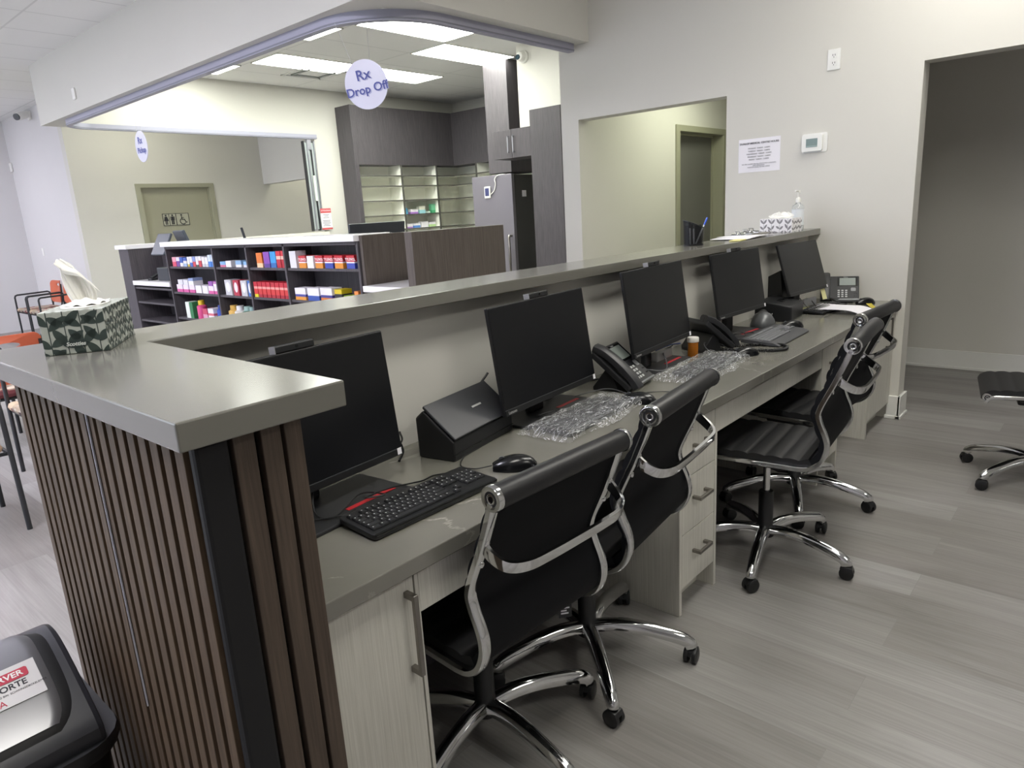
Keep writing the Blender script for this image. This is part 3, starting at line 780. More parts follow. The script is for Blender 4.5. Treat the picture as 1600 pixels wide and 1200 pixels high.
ROWS = [[1, -1, 1, 1, 1, 1, -.5, 1, 1, 1, 1, -.5, 1, 1, 1, 1, -.25, 1, 1, 1],
        [1] * 13 + [2, -.25, 1, 1, 1, -.25, 1, 1, 1, 1],
        [1.5] + [1] * 12 + [1.5, -.25, 1, 1, 1, -.25, 1, 1, 1, 1],
        [1.75] + [1] * 11 + [2.25, -3.5, 1, 1, 1],
        [2.25] + [1] * 10 + [2.75, -1.25, 1, -1.25, 1, 1, 1, 1],
        [1.5, 1.25, 1.25, 5.75, 1.25, 1.25, 1.25, 1.5, -.25, 1, 1, 1, -.25, 2, 1]]
def keyboard(x, y, rz, lab, body, kmat, w=.443, d=.152, z=DZ, tilt=3.0, leg=True, skip=None, round_front=False, sc=.89):
    t = thing('keyboard', lab, 'keyboard', (x, y, z), rz, 'desk keyboards')
    t.rotation_euler = (math.radians(tilt), 0, math.radians(rz)); t.scale = (sc, sc, .95); t.location.z += .0065 if round_front else .003
    if round_front:
        m = MB().prism([(-d / 2 - .03, .0), (-d / 2 - .03, .006), (-d / 2, .016), (d / 2, .020), (d / 2 + .002, .004), (d / 2, 0)], -w / 2, w / 2, 'x', .003)
    else:
        m = MB().prism(rrect(-w / 2, w / 2, -d / 2, d / 2, .012), .004, .018, 'z', .003)
    m.out('body', body, t)
    if not round_front: MB().box(-w / 2 + .006, w / 2 - .006, -d / 2 - .001, -d / 2 + .006, .012, .0186, .001).out('front_edge', BLKG, t)
    MB().box(-w / 2 + .02, -w / 2 + .07, d / 2 - .03, d / 2 - .012, -.003, .005).box(w / 2 - .07, w / 2 - .02, d / 2 - .03, d / 2 - .012, -.003, .005).out('feet', BLK, t)
    ytop = d / 2 - .026; n = 0
    for r_, row in enumerate(ROWS):
        xx = -w / 2 + .014; yy = ytop - r_ * U - (.004 if r_ else 0)
        for k in row:
            if k > 0 and n < 100:
                link('key', key(k * U - .0022, kmat, leg), t, (xx + k * U / 2, yy, .0175)); n += 1
            xx += abs(k) * U
    return t
KLEG = (-.223 - .0, 0)
keyboard(1.008, 1.217, -.5, 'bare black keyboard nearest the camera on the desk', BLK, KEYC)
keyboard(1.79, 1.285, 3, 'black keyboard inside crinkled clear plastic beside the scanner', BLK, KEYC, leg=False)
keyboard(2.62, 1.26, 3, 'black keyboard inside clear plastic in front of the amber pill bottle', BLK, KEYC, leg=False)
keyboard(3.36, 1.27, 2, 'charcoal keyboard with soft front edge, framed by the coiled phone cord', flat('3f4043', .45), flat('6e6f72', .5), round_front=True, leg=False, sc=1.0)
keyboard(4.31, 1.33, -2, 'black keyboard half hidden under white papers at the far wall', BLK, KEYC)

# --- clear plastic sleeves
def plastic():
    x = N('clear_crinkled_plastic'); v = x.coord()
    x.color((.92, .94, .96, 1)); sv = x.coord((.5, 1.7, 1), (0, 0, .7)); x.bump(x.noise(sv, 20, 2.5, .5, 1.8), 0.55, .007)
    x.b.inputs['Roughness'].default_value = .16; x.b.inputs['Specular IOR Level'].default_value = .7
    x.b.inputs['IOR'].default_value = 1.5
    f = x.ramp(x.noise(sv, 17, 2.5, .5, 2.0), [(.38, '525252'), (.485, '585858'), (.5, 'e8e8e8'), (.515, '5a5a5a'), (.585, '505050'), (.60, 'd8d8d8'), (.615, '545454')])  # narrow opaque white streaks paint in the highlights along the creases
    x.l(f, x.b.inputs['Alpha'])
    x.m.surface_render_method = 'DITHERED'
    return x.m
PLAS = plastic()
def sleeve(x, y, rz, w, d, lab, tail, seed):
    rnd = random.Random(seed)
    R = [[rnd.uniform(-1, 1) for _ in range(40)] for _ in range(40)]
    def fn(u, v):
        a = (u - .5) * w; b = (v - .5) * d
        e = min(min(u, 1 - u) * w, min(v, 1 - v) * d)
        h = .004 + .026 * min(1, e / .022)
        i, j = int(u * 38), int(v * 14)
        h += (.0011 * R[i][j] + .0035 * math.sin(31 * u + 9 * v + 2 * math.sin(7 * v)) * math.sin(5 * u + 11 * v + seed)) * min(1, e / .012)
        wob = .007 * R[j + 3][i % 39] if e < .004 else 0
        return (a + wob, b + wob * .7 + (.012 * math.sin(9 * u) if e < .004 else 0), max(.0015, h))
    m = MB().grid(fn, 38, 14); o = m.out('plastic_sleeve', PLAS, None, (x, y, DZ), rz, ang=0)
    return tag(o, lab, 'plastic bag', 'keyboard packaging')
sleeve(1.79, 1.285, 3, .50, .20, 'crinkled clear plastic sleeve around the keyboard beside the scanner', 1, 3)
sleeve(2.60, 1.265, 3, .54, .225, 'clear plastic sleeve around the keyboard in front of the pill bottle', 1, 5)

# --- mice
def mouse_mesh():
    m = MB(); rings = []
    for i in range(15):
        s = i / 14; xx = -.060 + .120 * s
        wv = .031 * (math.sin(PI * (.06 + .88 * s)) ** .45); h = .036 * (math.sin(PI * (.05 + .86 * s ** .8)) ** .62) + .004
        rings.append(m.ring([(wv * math.cos(a) * (1 if math.sin(a) < .01 else 1), xx, max(0.001, h * max(0, math.sin(a)) ** .75)) for a in [PI * k / 10 for k in range(11)]] + [(-wv * .9, xx, .0005), (wv * .9, xx, .0005)]))
    m.skin(rings); return m.mesh('body', BLKG, 50)
MM = mouse_mesh(); MWH = MB().lathe([(0, -.003), (.009, -.003), (.009, .003), (0, .003)], n=14).rot(90, 'Y').mesh('wheel', GREYP)
MBT = MB().box(-.0006, .0006, .022, .054, .020, .0345).mesh('button_split', GREYP)
def mouse(x, y, rz, lab, z=DZ):
    t = thing('computer_mouse', lab, 'mouse', (x, y, z), rz, 'desk mice')
    link('body', MM, t); link('wheel', MWH, t, (0, .034, .029)); 
    return t
mouse(1.312, 1.185, 44, 'black mouse right of the bare keyboard nearest the camera')
mouse(2.035, 1.235, 20, 'black mouse just past the plastic wrapped keyboard by the second chair')
mouse(2.915, 1.225, 50, 'black mouse at the end of the plastic sleeve, past the pill bottle')
mouse(3.665, 1.29, 50, 'black mouse at the right end of the charcoal keyboard')
mouse(4.62, 1.185, 55, 'black mouse near the far wall with a yellow note under it')

# --- document scanner (closed)
t = thing('document_scanner', 'black closed document scanner between the first two monitors', 'scanner', (1.413, 1.39, DZ), 10.5)
prf = [(-.0, 0), (.125, 0), (.128, .125), (.094, .156), (.0, .066)]
MB().prism([(-.002, .0), (.125, .0), (.128, .118), (.10, .142), (-.002, .058)], -.162, .162, 'x', .006).out('body', BLK, t)
lid = MB().prism([(.0 - .004, .064), (.101, .149), (.096, .157), (-.010, .069)], -.160, .160, 'x', .003).out('lid', flat('3c3d41', .36), t)
MB().prism([(-.0006, -.003), (.0006, -.003), (.0006, .003), (-.0006, .003)], -.024, .024, 'x').rot(0).out('logo_mark', flat('b4b4b4', .4), lid).matrix_basis = Matrix.Translation((.03, .043, .1135)) @ Matrix.Rotation(math.radians(-50), 4, 'X')
MB().box(-.162, .162, -.0035, -.001, .02, .022).out('seam', BLKG, t)
# --- label printer beside the fourth monitor
t = thing('label_printer', 'black boxy printer with slotted top between the two farthest monitors', 'printer', (3.93, 1.46, DZ), 6)
MB().prism([(-.10, 0), (.10, 0), (.10, .10), (.07, .115), (-.10, .085)], -.12, .15, 'x', .008).out('body', BLK, t)
MB().box(-.03, .07, -.03, .02, .099, .104, .002).rot(0).out('slot', BLKG, t)
MB().prism([(.06, .10), (.09, .10), (.13, .19), (.115, .19)], -.11, -.09, 'x').out('paper_guide', BLK2, t)
# --- grey domed card terminal base with wrist-strap like hook
t = thing('barcode_scanner_stand', 'grey domed device in front of the black printer, under the fourth monitor', 'scanner', (3.63, 1.43, DZ), 20)
MB().lathe([(.0, 0), (.078, 0), (.082, .010), (.074, .040), (.05, .07), (.02, .082), (0, .083)], n=28, sy=.8).out('dome', flat('5c5e60', .35, .3), t)
MB().tube(smooth_path([(.04, .02, .06), (.09, .0, .065), (.115, -.02, .04), (.11, -.03, .012)], 5), .016, 10).out('grip', BLK, t)
MB().prism(rrect(-.02, .02, -.010, .010, .008), -.016, -.012, 'y').move(.112, -.03, .05).out('ring', CHROME, t)

# --- desk phones
def phone(x, y, rz, lab, cord=True, k=1.0):
    t = thing('desk_phone', lab, 'phone', (x, y, DZ), rz, 'black desk phones')
    # wedge body, front edge at -Y; tilted ~45 deg on a foot
    a = math.radians(40); ca, sa = math.cos(a), math.sin(a)
    b = MB().box(-.105, .118, 0, .20, -.012, .012, .005)
    bd = b.out('body', GREYP if False else flat('232427', .42), t, (0, -.075, .016)); bd.rotation_euler = (a, 0, 0)
    MB().box(-.035, .121, -.004, .004, -.010, .0135, .002).out('front_strip', flat('8f9194', .35, .6), bd)
    MB().prism([(-.02, 0), (.085, 0), (.085, .014), (.03, .085), (.005, .075)], -.085, .085, 'x', .004).out('foot', BLK, t)
    scr = MB().box(.005, .098, .118, .182, .0115, .0135, .001).out('display', flat('8b938f', .25), bd)
    MB().box(-.006, .110, .108, .192, .0105, .0125, .001).out('display_frame', BLKG, bd)
    kp = MB(); 
    for r_ in range(4):
        for c in range(3):
            xx = .002 + c * .0215; yy = .022 + r_ * .017
            link('key', PKEY, bd, (xx, yy, .012))
    for c in range(4): link('key', PKEY2, bd, (.092 + .012 * (c % 2), .028 + .022 * (c // 2), .012))
    link('navigation_key', PNAV, bd, (.085, .082, .012))
    text('lettering', 'Yealink', .009, flat('a9a9a9', .4), bd, (.04, .187, .0135), (0, 0, 0), ext=.0003)
    # handset lying on the left of the body
    hp = smooth_path([(-.076, -.014, .018), (-.076, .02, .029), (-.076, .09, .036), (-.076, .165, .031), (-.076, .207, .016)], 6)
    hw = [[(.028 * c_, hh * s_) for c_, s_ in [(1, 0), (.9, .7), (.5, 1), (-.5, 1), (-.9, .7), (-1, 0), (-.9, -.7), (-.5, -1), (.5, -1), (.9, -.7)]] for hh in [.017 - .002 * math.sin(PI * i / (len(hp) - 1)) for i in range(len(hp))]]
    h = MB().sweep(hp, hw, side=(1, 0, 0)).out('handset', flat('2a2b2e', .4), bd)
    MB().cyl((-.076, .185, .026), (-.076, .180, .006), .025, .022).out('earpiece', BLK, h)
    MB().cyl((-.076, .010, .026), (-.076, .014, .006), .025, .022).out('mouthpiece', BLK, h)
    return t
PKEY = MB().box(-.0065, .0065, -.005, .005, 0, .0025, .001).mesh('key', flat('b9bbbb', .5), 30)
PKEY2 = MB().box(-.004, .004, -.0035, .0035, 0, .002, .001).mesh('key', BLK, 30)
PNAV = MB().prism(rrect(-.014, .014, -.014, .014, .006), 0, .0022, 'z').mesh('navigation_key', flat('8f9193', .4), 30)
phone(2.20, 1.405, 9, 'black desk phone with keypad facing out, behind the second chair')
phone(2.98, 1.435, 62, 'black desk phone seen from its handset side, behind the pill bottle')
phone(4.685, 1.365, -72, 'black desk phone against the far wall, right of the tilted monitor')
def cable(pts, r, lab, m=BLK, k=8, grp='desk cables'):
    o = MB().tube(smooth_path(pts, k), r, 6).out('cable', m); return tag(o, lab, 'cable', grp)
def coil(pts, r, rr, turns, lab):
    base = smooth_path(pts, 14); L = len(base); q = []
    n = turns * 9
    for i in range(n + 1):
        f = i / n * (L - 1); j = min(int(f), L - 2); p = base[j].lerp(base[j + 1], f - j)
        t_ = (base[j + 1] - base[j]).normalized(); s_ = t_.cross(Vector((0, 0, 1))); s_ = s_.normalized() if s_.length > .01 else Vector((1, 0, 0)); u_ = s_.cross(t_)
        a = 2 * PI * i / 9; q.append(p + s_ * (r * math.cos(a)) + u_ * (r * math.sin(a)))
    o = MB().tube(q, rr, 5).out('coiled_cord', BLK); return tag(o, lab, 'cord')
coil([(2.93, 1.40, DZ + .008), (2.975, 1.29, DZ + .008), (3.03, 1.16, DZ + .008), (3.09, 1.11, DZ + .008), (3.165, 1.145, DZ + .008), (3.15, 1.23, DZ + .008), (3.05, 1.33, DZ + .010)], .0055, .0027, 95, 'black coiled phone handset cord looping in front of the charcoal keyboard')
Zc = DZ + .004
cable([(.86, 1.44, DZ + .1), (.80, 1.36, Zc + .02), (.82, 1.31, Zc + .012), (.93, 1.36, Zc + .018), (.96, 1.30, Zc + .02), (.92, 1.325, Zc + .02), (1.0, 1.33, Zc + .016), (1.10, 1.33, Zc), (1.15, 1.33, Zc), (1.2, 1.29, Zc)], .0021, 'thin black cable looping over the red inlay of the nearest monitor base')
cable([(.70, 1.38, Zc + .03), (.78, 1.34, Zc + .012), (.84, 1.30, Zc + .012), (.88, 1.315, Zc + .006)], .0021, 'thin black cable behind the near end of the bare keyboard')
cable([(1.17, 1.50, Zc), (1.21, 1.53, Zc + .02), (1.19, 1.56, Zc + .08), (1.1, 1.55, Zc + .09), (1.0, 1.5, Zc + .06)], .004, 'black power cable hanging between the nearest monitor and the scanner')
cable([(1.05, 1.5, Zc + .04), (1.12, 1.50, Zc + .03), (1.20, 1.52, Zc + .045), (1.23, 1.56, Zc + .06)], .003, 'black video cable behind the right edge of the nearest monitor')
cable([(1.272, 1.232, Zc + .008), (1.245, 1.27, Zc), (1.24, 1.32, Zc), (1.30, 1.37, Zc)], .0016, 'thin black mouse cable by the near keyboard')
cable([(1.60, 1.56, Zc), (1.55, 1.54, Zc + .06), (1.535, 1.53, Zc + .12), (1.58, 1.52, Zc + .17)], .004, 'black cable arching left of the second monitor')
cable([(1.72, 1.47, Zc + .06), (1.86, 1.50, Zc + .015), (1.98, 1.53, Zc + .03), (2.02, 1.52, Zc + .05)], .004, 'black cable sagging below the second monitor')
cable([(2.03, 1.55, Zc + .03), (2.11, 1.55, Zc + .004), (2.2, 1.56, Zc), (2.27, 1.54, Zc)], .003, 'black cable running from the second monitor to the desk phone')
cable([(1.66, 1.36, Zc + .012), (1.72, 1.33, Zc + .02), (1.68, 1.40, Zc + .016), (1.75, 1.38, Zc + .02), (1.71, 1.34, Zc + .022), (1.80, 1.40, Zc + .014)], .002, 'tangled thin black cable on the second monitor base')
cable([(2.05, 1.27, Zc + .015), (2.04, 1.36, Zc + .03), (1.98, 1.42, Zc + .02), (1.94, 1.44, Zc + .015)], .0016, 'thin dark mouse cable curving behind the plastic wrapped keyboard', GREYP)
cable([(2.09, 1.33, Zc), (2.15, 1.28, Zc), (2.2, 1.22, Zc), (2.21, 1.15, Zc)], .0016, 'thin black cable from the desk phone to the desk edge')
cable([(2.40, 1.42, Zc + .02), (2.44, 1.36, Zc + .014), (2.50, 1.38, Zc + .03), (2.58, 1.44, Zc + .06), (2.66, 1.44, Zc + .07)], .0028, 'dark cable looping at the third monitor foot', GREYP)
cable([(2.62, 1.50, Zc + .05), (2.72, 1.48, Zc + .06), (2.82, 1.50, Zc + .045), (2.9, 1.53, Zc + .03)], .003, 'blue network cable beside the third monitor', flat('27407e', .45))
cable([(2.86, 1.33, Zc), (2.84, 1.37, Zc + .03), (2.89, 1.40, Zc + .045), (2.96, 1.36, Zc + .03), (2.98, 1.32, Zc)], .0018, 'thin dark cable arching beside the pill bottle', GREYP)
cable([(3.18, 1.42, Zc + .01), (3.24, 1.36, Zc + .02), (3.27, 1.40, Zc + .03), (3.22, 1.43, Zc + .02), (3.33, 1.38, Zc + .02), (3.36, 1.36, Zc + .012)], .002, 'tangled thin black cable by the fourth monitor base')
cable([(4.20, 1.44, Zc + .08), (4.19, 1.38, Zc + .02), (4.24, 1.35, Zc + .012), (4.3, 1.40, Zc + .05)], .0025, 'thin black cable hanging under the tilted monitor')
cable([(4.42, 1.36, Zc + .02), (4.52, 1.33, Zc + .018), (4.58, 1.38, Zc + .03), (4.62, 1.33, Zc + .02), (4.71, 1.33, Zc + .02), (4.73, 1.38, Zc)], .005, 'dark cable bundled in front of the far desk phone')

# --- pill bottle
def amber():
    x = N('amber_plastic'); x.color(lin('b06a1c')); x.p(Roughness=.15, Transmission_Weight=.35, IOR=1.45); return x.m
t = thing('pill_bottle', 'amber prescription bottle with white cap standing on the desk', 'pill bottle', (2.81, 1.42, DZ))
MB().lathe([(0, 0), (.022, 0), (.0235, .003), (.0235, .068), (.02, .072), (0, .072)], n=28).out('vial', amber(), t)
MB().lathe([(0, .066), (.025, .066), (.0262, .068), (.0262, .084), (.024, .087), (0, .087)], n=32).out('cap', WHITEP, t)
# --- papers and sticky notes at the far end
o = MB().grid(lambda u, v: (-.11 + .22 * u + .01 * v, -.15 + .30 * v, .026 + .002 * math.sin(5 * v + 2 * u) - .018 * (v < .3) * (1 - v / .3) ** 2), 8, 12, .0012).out('paper_sheet', PAPER, None, (4.27, 1.235, DZ), -2); tag(o, 'white printed sheet lying over the far keyboard', 'paper')
YEL = flat('dad7a2', .7)
def note(x, y, z, rz, w, d, lab, lift=0.0, m=YEL):
    o = MB().grid(lambda u, v: ((u - .5) * w, (v - .5) * d, lift * v * v), 3, 5, .0006).out('sticky_note', m, None, (x, y, z), rz); tag(o, lab, 'sticky note', 'yellow sticky notes')
    return o
n_ = note(4.47, 1.39, .845, -6, .05, .10, 'pale yellow sticky note stuck on the corner of the tilted monitor'); n_.rotation_euler = (math.radians(73), 0, math.radians(-10))
note(4.50, 1.22, DZ + .001, 20, .06, .09, 'yellow sticky note lying flat between the printed sheet and the mouse')
note(4.50, 1.115, DZ + .001, -60, .03, .14, 'long yellow sticky note strip lying by the far mouse', .012, flat('bfae3c', .7))
note(4.02, 1.43, DZ + .001, 40, .05, .05, 'small pale note at the left end of the far keyboard', 0, flat('dcd9b4', .7))
note(4.27, 1.42, DZ + .013, 0, .12, .05, 'olive yellow note under the tilted monitor')
# ================================================================ things on the ledge
LZ = 1.2125
def leaf_print(w, h, L, Wd, seed, stems, dens):
    """flat mesh of printed leaves on vertical stems, clipped to w x h (local x, z)"""
    rnd = random.Random(seed); m = MB()
    def leaf(x, z, a, l, wd):
        pts = []
        for k in range(9): f = k / 8; pts.append((f * l, wd * math.sin(PI * f) ** .8))
        for k in range(7, 0, -1): f = k / 8; pts.append((f * l, -wd * math.sin(PI * f) ** .8))
        vs = [m.bm.verts.new((x + u * math.cos(a) - v * math.sin(a), 0, z + u * math.sin(a) + v * math.cos(a))) for u, v in pts]
        m.bm.faces.new(vs)
    for k in range(stems):
        x = -w / 2 + w * (k + .5) / stems
        m.box(x - .0009, x + .0009, -.0001, 0, 0, h)
        for q in range(dens):
            z = h * (q - .6) / dens * 1.15; 
            for s_ in (-1, 1): leaf(x, z + rnd.uniform(0, L * .35), PI / 2 - s_ * rnd.uniform(.55, 1.0), L * rnd.uniform(.85, 1.15), Wd)
    for co_, no_ in (((-w / 2, 0, 0), (-1, 0, 0)), ((w / 2, 0, 0), (1, 0, 0)), ((0, 0, 0), (0, 0, -1)), ((0, 0, h), (0, 0, 1))):
        bmesh.ops.bisect_plane(m.bm, geom=m.bm.verts[:] + m.bm.edges[:] + m.bm.faces[:], plane_co=co_, plane_no=no_, clear_outer=True)
    return m
def tissue_box(x, y, rz, w, d, h, base, ink, lab, plume, spec, word=None):
    t = thing('tissue_box', lab, 'tissue box', (x, y, LZ), rz, 'tissue boxes')
    MB().box(-w / 2, w / 2, -d / 2, d / 2, 0, h, .0015).out('box', base, t)
    L_, W_, st, dn, st2, dn2, L2, W2 = spec
    leaf_print(w, h, L_, W_, 3, st, dn).out('leaf_print', ink, t, (0, -d / 2 - .0006, 0), ang=0)
    o = leaf_print(d, h, L2, W2, 5, st2, dn2).out('leaf_print', ink, t, (w / 2 + .0006, 0, 0), 90, ang=0)
    o = leaf_print(d, h, L2, W2, 6, st2, dn2).out('leaf_print', ink, t, (-w / 2 - .0006, 0, 0), -90, ang=0)
    o = leaf_print(w, d, L_ * .9, W_ * .4, 8, st, 6).out('leaf_print', flat('a7aa9c', .5), t, ang=0); o.location = (0, -d / 2, h + .0005); o.rotation_euler = (math.radians(-90), 0, 0)
    MB().prism([(w * .36 * math.cos(2 * PI * k / 28), d * .37 * math.sin(2 * PI * k / 28)) for k in range(28)], h + .0006, h + .0018, 'z').out('film_opening', flat('f4f3ef', .3), t)
    H, lean, wb, wm, wt, yaw_ = plume
    def fn(u, v):
        w_ = wb * (1 - v) ** 2 + 2 * wm * v * (1 - v) * 1.6 + wt * v * v
        a = 2 * u - 1
        fold = .010 * math.cos(PI * a * 1.3) * (.3 + v) + .0035 * math.sin(9 * a + 4 * v) * v + .002 * math.sin(21 * a + 7 * v)
        tip = lean * v ** 2.2 - .012 * max(0, v - .86) / .14
        return (a * w_ + tip, fold, h - .004 + H * v * (1 - .28 * max(0, a) ** 1.5 * v - .10 * max(0, -a) ** 2 * v) + .003 * math.sin(12 * a) * v)
    ts = MB().grid(fn, 40, 24, .0007).out('tissue', TISSUE, t); ts.rotation_euler = (0, 0, math.radians(yaw_))
    f2 = MB().grid(lambda u, v: ((2 * u - 1) * w * .30, (2 * v - 1) * d * .22 + .006 * math.sin(8 * u), h + .004 + .010 * math.sin(PI * u) * math.sin(PI * v) + .002 * math.sin(17 * u + 9 * v)), 14, 14, .0006).out('tissue', TISSUE, t)
    if word:
        MB().prism([(.022 * math.cos(2 * PI * k / 24), .0075 * math.sin(2 * PI * k / 24) + .019) for k in range(24)], -d / 2 - .0016, -d / 2 - .0008, 'y').out('logo_plate', flat('2e3937', .5), t)
        text('lettering', word, .0105, flat('d9ded8', .5), t, (0, -d / 2 - .0018, .019), (90, 0, 0), ext=.0003, shear=.2, off=.0003)
    return t
tissue_box(.492, 1.611, -32, .112, .222, .083, flat('b9beb6', .45), flat('3b4743', .5), 'dark leaf patterned tissue box on the near corner of the ledge', (.098, -.020, .016, .027, .008, 2), (.036, .0080, 4, 3, 9, 5, .024, .0040), 'Scotties')
tissue_box(4.42, 1.648, -10, .112, .215, .083, flat('efedf0', .5), flat('8b898d', .5), 'white tissue box with grey sprigs at the far end of the ledge', (.042, .012, .05, .085, .05, 84), (.028, .0055, 3, 3, 4, 3, .034, .0065))
# sanitizer pump bottle
t = thing('sanitizer_bottle', 'clear pump bottle of hand sanitizer behind the white tissue box', 'bottle', (4.62, 1.615, LZ))
x_ = N('clear_gel'); x_.color((.92, .95, .96, 1)); x_.p(Roughness=.06, Transmission_Weight=.85, IOR=1.35)
MB().lathe([(0, 0), (.034, 0), (.037, .004), (.037, .135), (.032, .152), (.015, .165), (.013, .175), (0, .175)], n=28).out('body', x_.m, t)
lb = MB().lathe([(.0374, .03), (.0376, .03), (.0376, .128), (.0374, .128)], n=28).out('label_wrap', flat('e6ebf0', .5), t)
MB().box(-.039, -.0365, -.012, .016, .045, .06).out('blue_band', flat('4f86b4', .5), lb)
MB().lathe([(0, .172), (.016, .172), (.016, .192), (.012, .20), (.005, .203), (.005, .235), (0, .235)], n=18).out('collar', WHITEP, t)
MB().lathe([(0, .232), (.013, .232), (.012, .245), (0, .246)], n=16).box(-.055, .0, -.006, .006, .236, .246, .003).out('pump_head', WHITEP, t)
# mesh pen cup with pens
t = thing('pen_holder', 'black wire mesh pen holder with sloping rim on the ledge', 'pen holder', (3.30, 1.668, LZ), -25)
def wire():
    x = N('black_wire_mesh'); tc = x.n('ShaderNodeTexCoord'); 
    sep = x.n('ShaderNodeSeparateXYZ'); x.l(tc.outputs['Object'], sep.inputs[0])
    at = x.n('ShaderNodeMath', operation='ARCTAN2'); x.l(sep.outputs['Y'], at.inputs[0]); x.l(sep.outputs['X'], at.inputs[1])
    outs = []
    for src, k in ((at.outputs[0], 26.0), (sep.outputs['Z'], 520.0)):
        a = x.n('ShaderNodeMath', operation='MULTIPLY'); a.inputs[1].default_value = k; x.l(src, a.inputs[0])
        b = x.n('ShaderNodeMath', operation='FRACT'); x.l(a.outputs[0], b.inputs[0])
        c = x.n('ShaderNodeMath', operation='LESS_THAN'); c.inputs[1].default_value = .42; x.l(b.outputs[0], c.inputs[0]); outs.append(c.outputs[0])
    mx = x.n('ShaderNodeMath', operation='MAXIMUM'); x.l(outs[0], mx.inputs[0]); x.l(outs[1], mx.inputs[1])
    x.l(mx.outputs[0], x.b.inputs['Alpha']); x.color(lin('1d1e21')); return x.p(Roughness=.4, Metallic=.3)
n = 40
def rimz(a): return .105 + .022 * math.cos(a - PI * .9)
cm = MB()
R0 = cm.ring([(.052 * math.cos(2 * PI * k / n), .040 * math.sin(2 * PI * k / n), .004) for k in range(n)])
R1 = cm.ring([(.056 * math.cos(2 * PI * k / n), .044 * math.sin(2 * PI * k / n), rimz(2 * PI * k / n)) for k in range(n)])
for i in range(n): cm.bm.faces.new((R0[i], R0[(i + 1) % n], R1[(i + 1) % n], R1[i]))
cm.out('mesh_wall', wire(), t)
MB().tube([(.056 * math.cos(2 * PI * k / n), .044 * math.sin(2 * PI * k / n), rimz(2 * PI * k / n)) for k in range(n)], .0025, 6, loop=True).out('rim', BLK, t)
MB().prism([(.055 * math.cos(2 * PI * k / n), .043 * math.sin(2 * PI * k / n)) for k in range(n)], 0, .006, 'z').out('base', BLK, t)
MB().box(-.05, .05, -.001, .001, .005, .10).out('divider', wire(), t)
def pen(x, y, tip, mt, lab):
    t = thing('pen', lab, 'pen', (x, y, LZ + .008)); v = Vector(tip)
    MB().cyl((0, 0, 0), v * .8, .004, .0042, 10).out('barrel', flat('c9ccd2', .25), t)
    MB().cyl(v * .72, v, .005, .0048, 10).out('cap', mt, t)
pen(3.30, 1.655, (.055, -.035, .125), flat('2f56c4', .35), 'pen with bright blue cap leaning out of the mesh holder')
pen(3.275, 1.672, (-.02, -.006, .112), BLK2, 'dark pen upright inside the mesh holder')
pen(3.29, 1.66, (.012, .01, .104), GREYP, 'grey pen in the middle of the mesh holder')
# papers, note pad and clipboards on the ledge
for k, (x, y, rz, lab) in enumerate([(3.80, 1.655, 4, 'lower white paper sheet lying past the pen holder on the ledge'), (3.90, 1.650, -6, 'upper white paper sheet lying past the pen holder on the ledge')]):
    o = MB().grid(lambda u, v: ((u - .5) * .28, (v - .5) * .205, .0035 * math.sin(3 * u + v)), 6, 5, .0012).out('paper_sheet', PAPER, None, (x, y, LZ + .004 + k * .004), rz); tag(o, lab, 'paper')
o = MB().box(-.055, .055, -.03, .03, 0, .006, .001).out('note_pad', flat('d9d28e', .7), None, (3.60, 1.565, LZ + .0005), 8); tag(o, 'pale yellow note pad at the ledge edge by the papers', 'note pad')
for k, (x, y, rz, s_) in enumerate([(4.02, 1.695, 78, 'nearest'), (4.12, 1.70, 84, 'middle'), (4.20, 1.705, 88, 'farthest')]):
    t = thing('clipboard', '%s of the three clipboards whose silver clips show left of the white tissue box' % s_, 'clipboard', (x, y, LZ + .0008 + k * .0035), rz, 'clipboards on the ledge')
    MB().box(-.06, .06, -.09, .09, 0, .003, .001).out('board', flat('8f8c84', .5), t)
    c = MB().prism([(.05, .004), (.088, .004), (.088, .010), (.075, .020), (.06, .010)], -.045, .045, 'x', .001).out('clip', CHROME, t)
    MB().tube([(-.012, .078, .018), (-.012, .088, .033), (.012, .088, .033), (.012, .078, .018)], .0035, 6).out('clip_loop', CHROME, c)

# ================================================================ swing bin
t = thing('swing_bin', 'black swing lid waste bin with silver flap beside the slatted panel', 'bin', (.087, 1.42, 0))
def loop_rr(w, d, r, z): return [(a, b, z) for a, b in rrect(-w / 2, w / 2, -d / 2, d / 2, r, 5)]
m = MB(); m.skin([m.ring(loop_rr(*q)) for q in [(.33, .24, .05, 0), (.42, .31, .07, .53), (.45, .335, .075, .54), (.458, .343, .078, .553), (.45, .335, .075, .566), (.37, .27, .05, .566)]]); m.out('body', BLK, t)
hp = [(-.150, .545), (-.152, .575), (-.143, .598), (-.10, .633), (-.03, .680), (.02, .705), (.06, .712), (.10, .698), (.135, .655), (.150, .60), (.150, .545)]
hp = [(v.x, v.y) for v in smooth_path([(a, b, 0) for a, b in hp], 3)]
m = MB().prism(hp, -.195, .195, 'x', .022); m.out('hood', flat('27282d', .42), t)
sub = [p for p in hp if p[1] > .604 and p[0] < .085]
o1 = offset(sub, 1.0)
def flap(u, v, lift, wx, pw):
    f = v * (len(sub) - 1); j = min(int(f), len(sub) - 2); g = f - j
    p = Vector(sub[j]).lerp(Vector(sub[j + 1]), g); nn = (Vector(o1[j]) - Vector(sub[j])).normalized()
    if nn.y < 0: nn = -nn
    e = 1 - abs(2 * v - 1) ** pw * .22
    h = lift * min(1, (1 - abs(2 * u - 1)) * 14, (1 - abs(2 * v - 1)) * 10)
    return ((u - .5) * wx * e, p.x + nn.x * h, p.y + nn.y * h)
MB().grid(lambda u, v: flap(u, v, .0045, .345, 4), 24, 24).out('flap_border', BLK, t)
FL = flat('7d7d80', .3, .7)
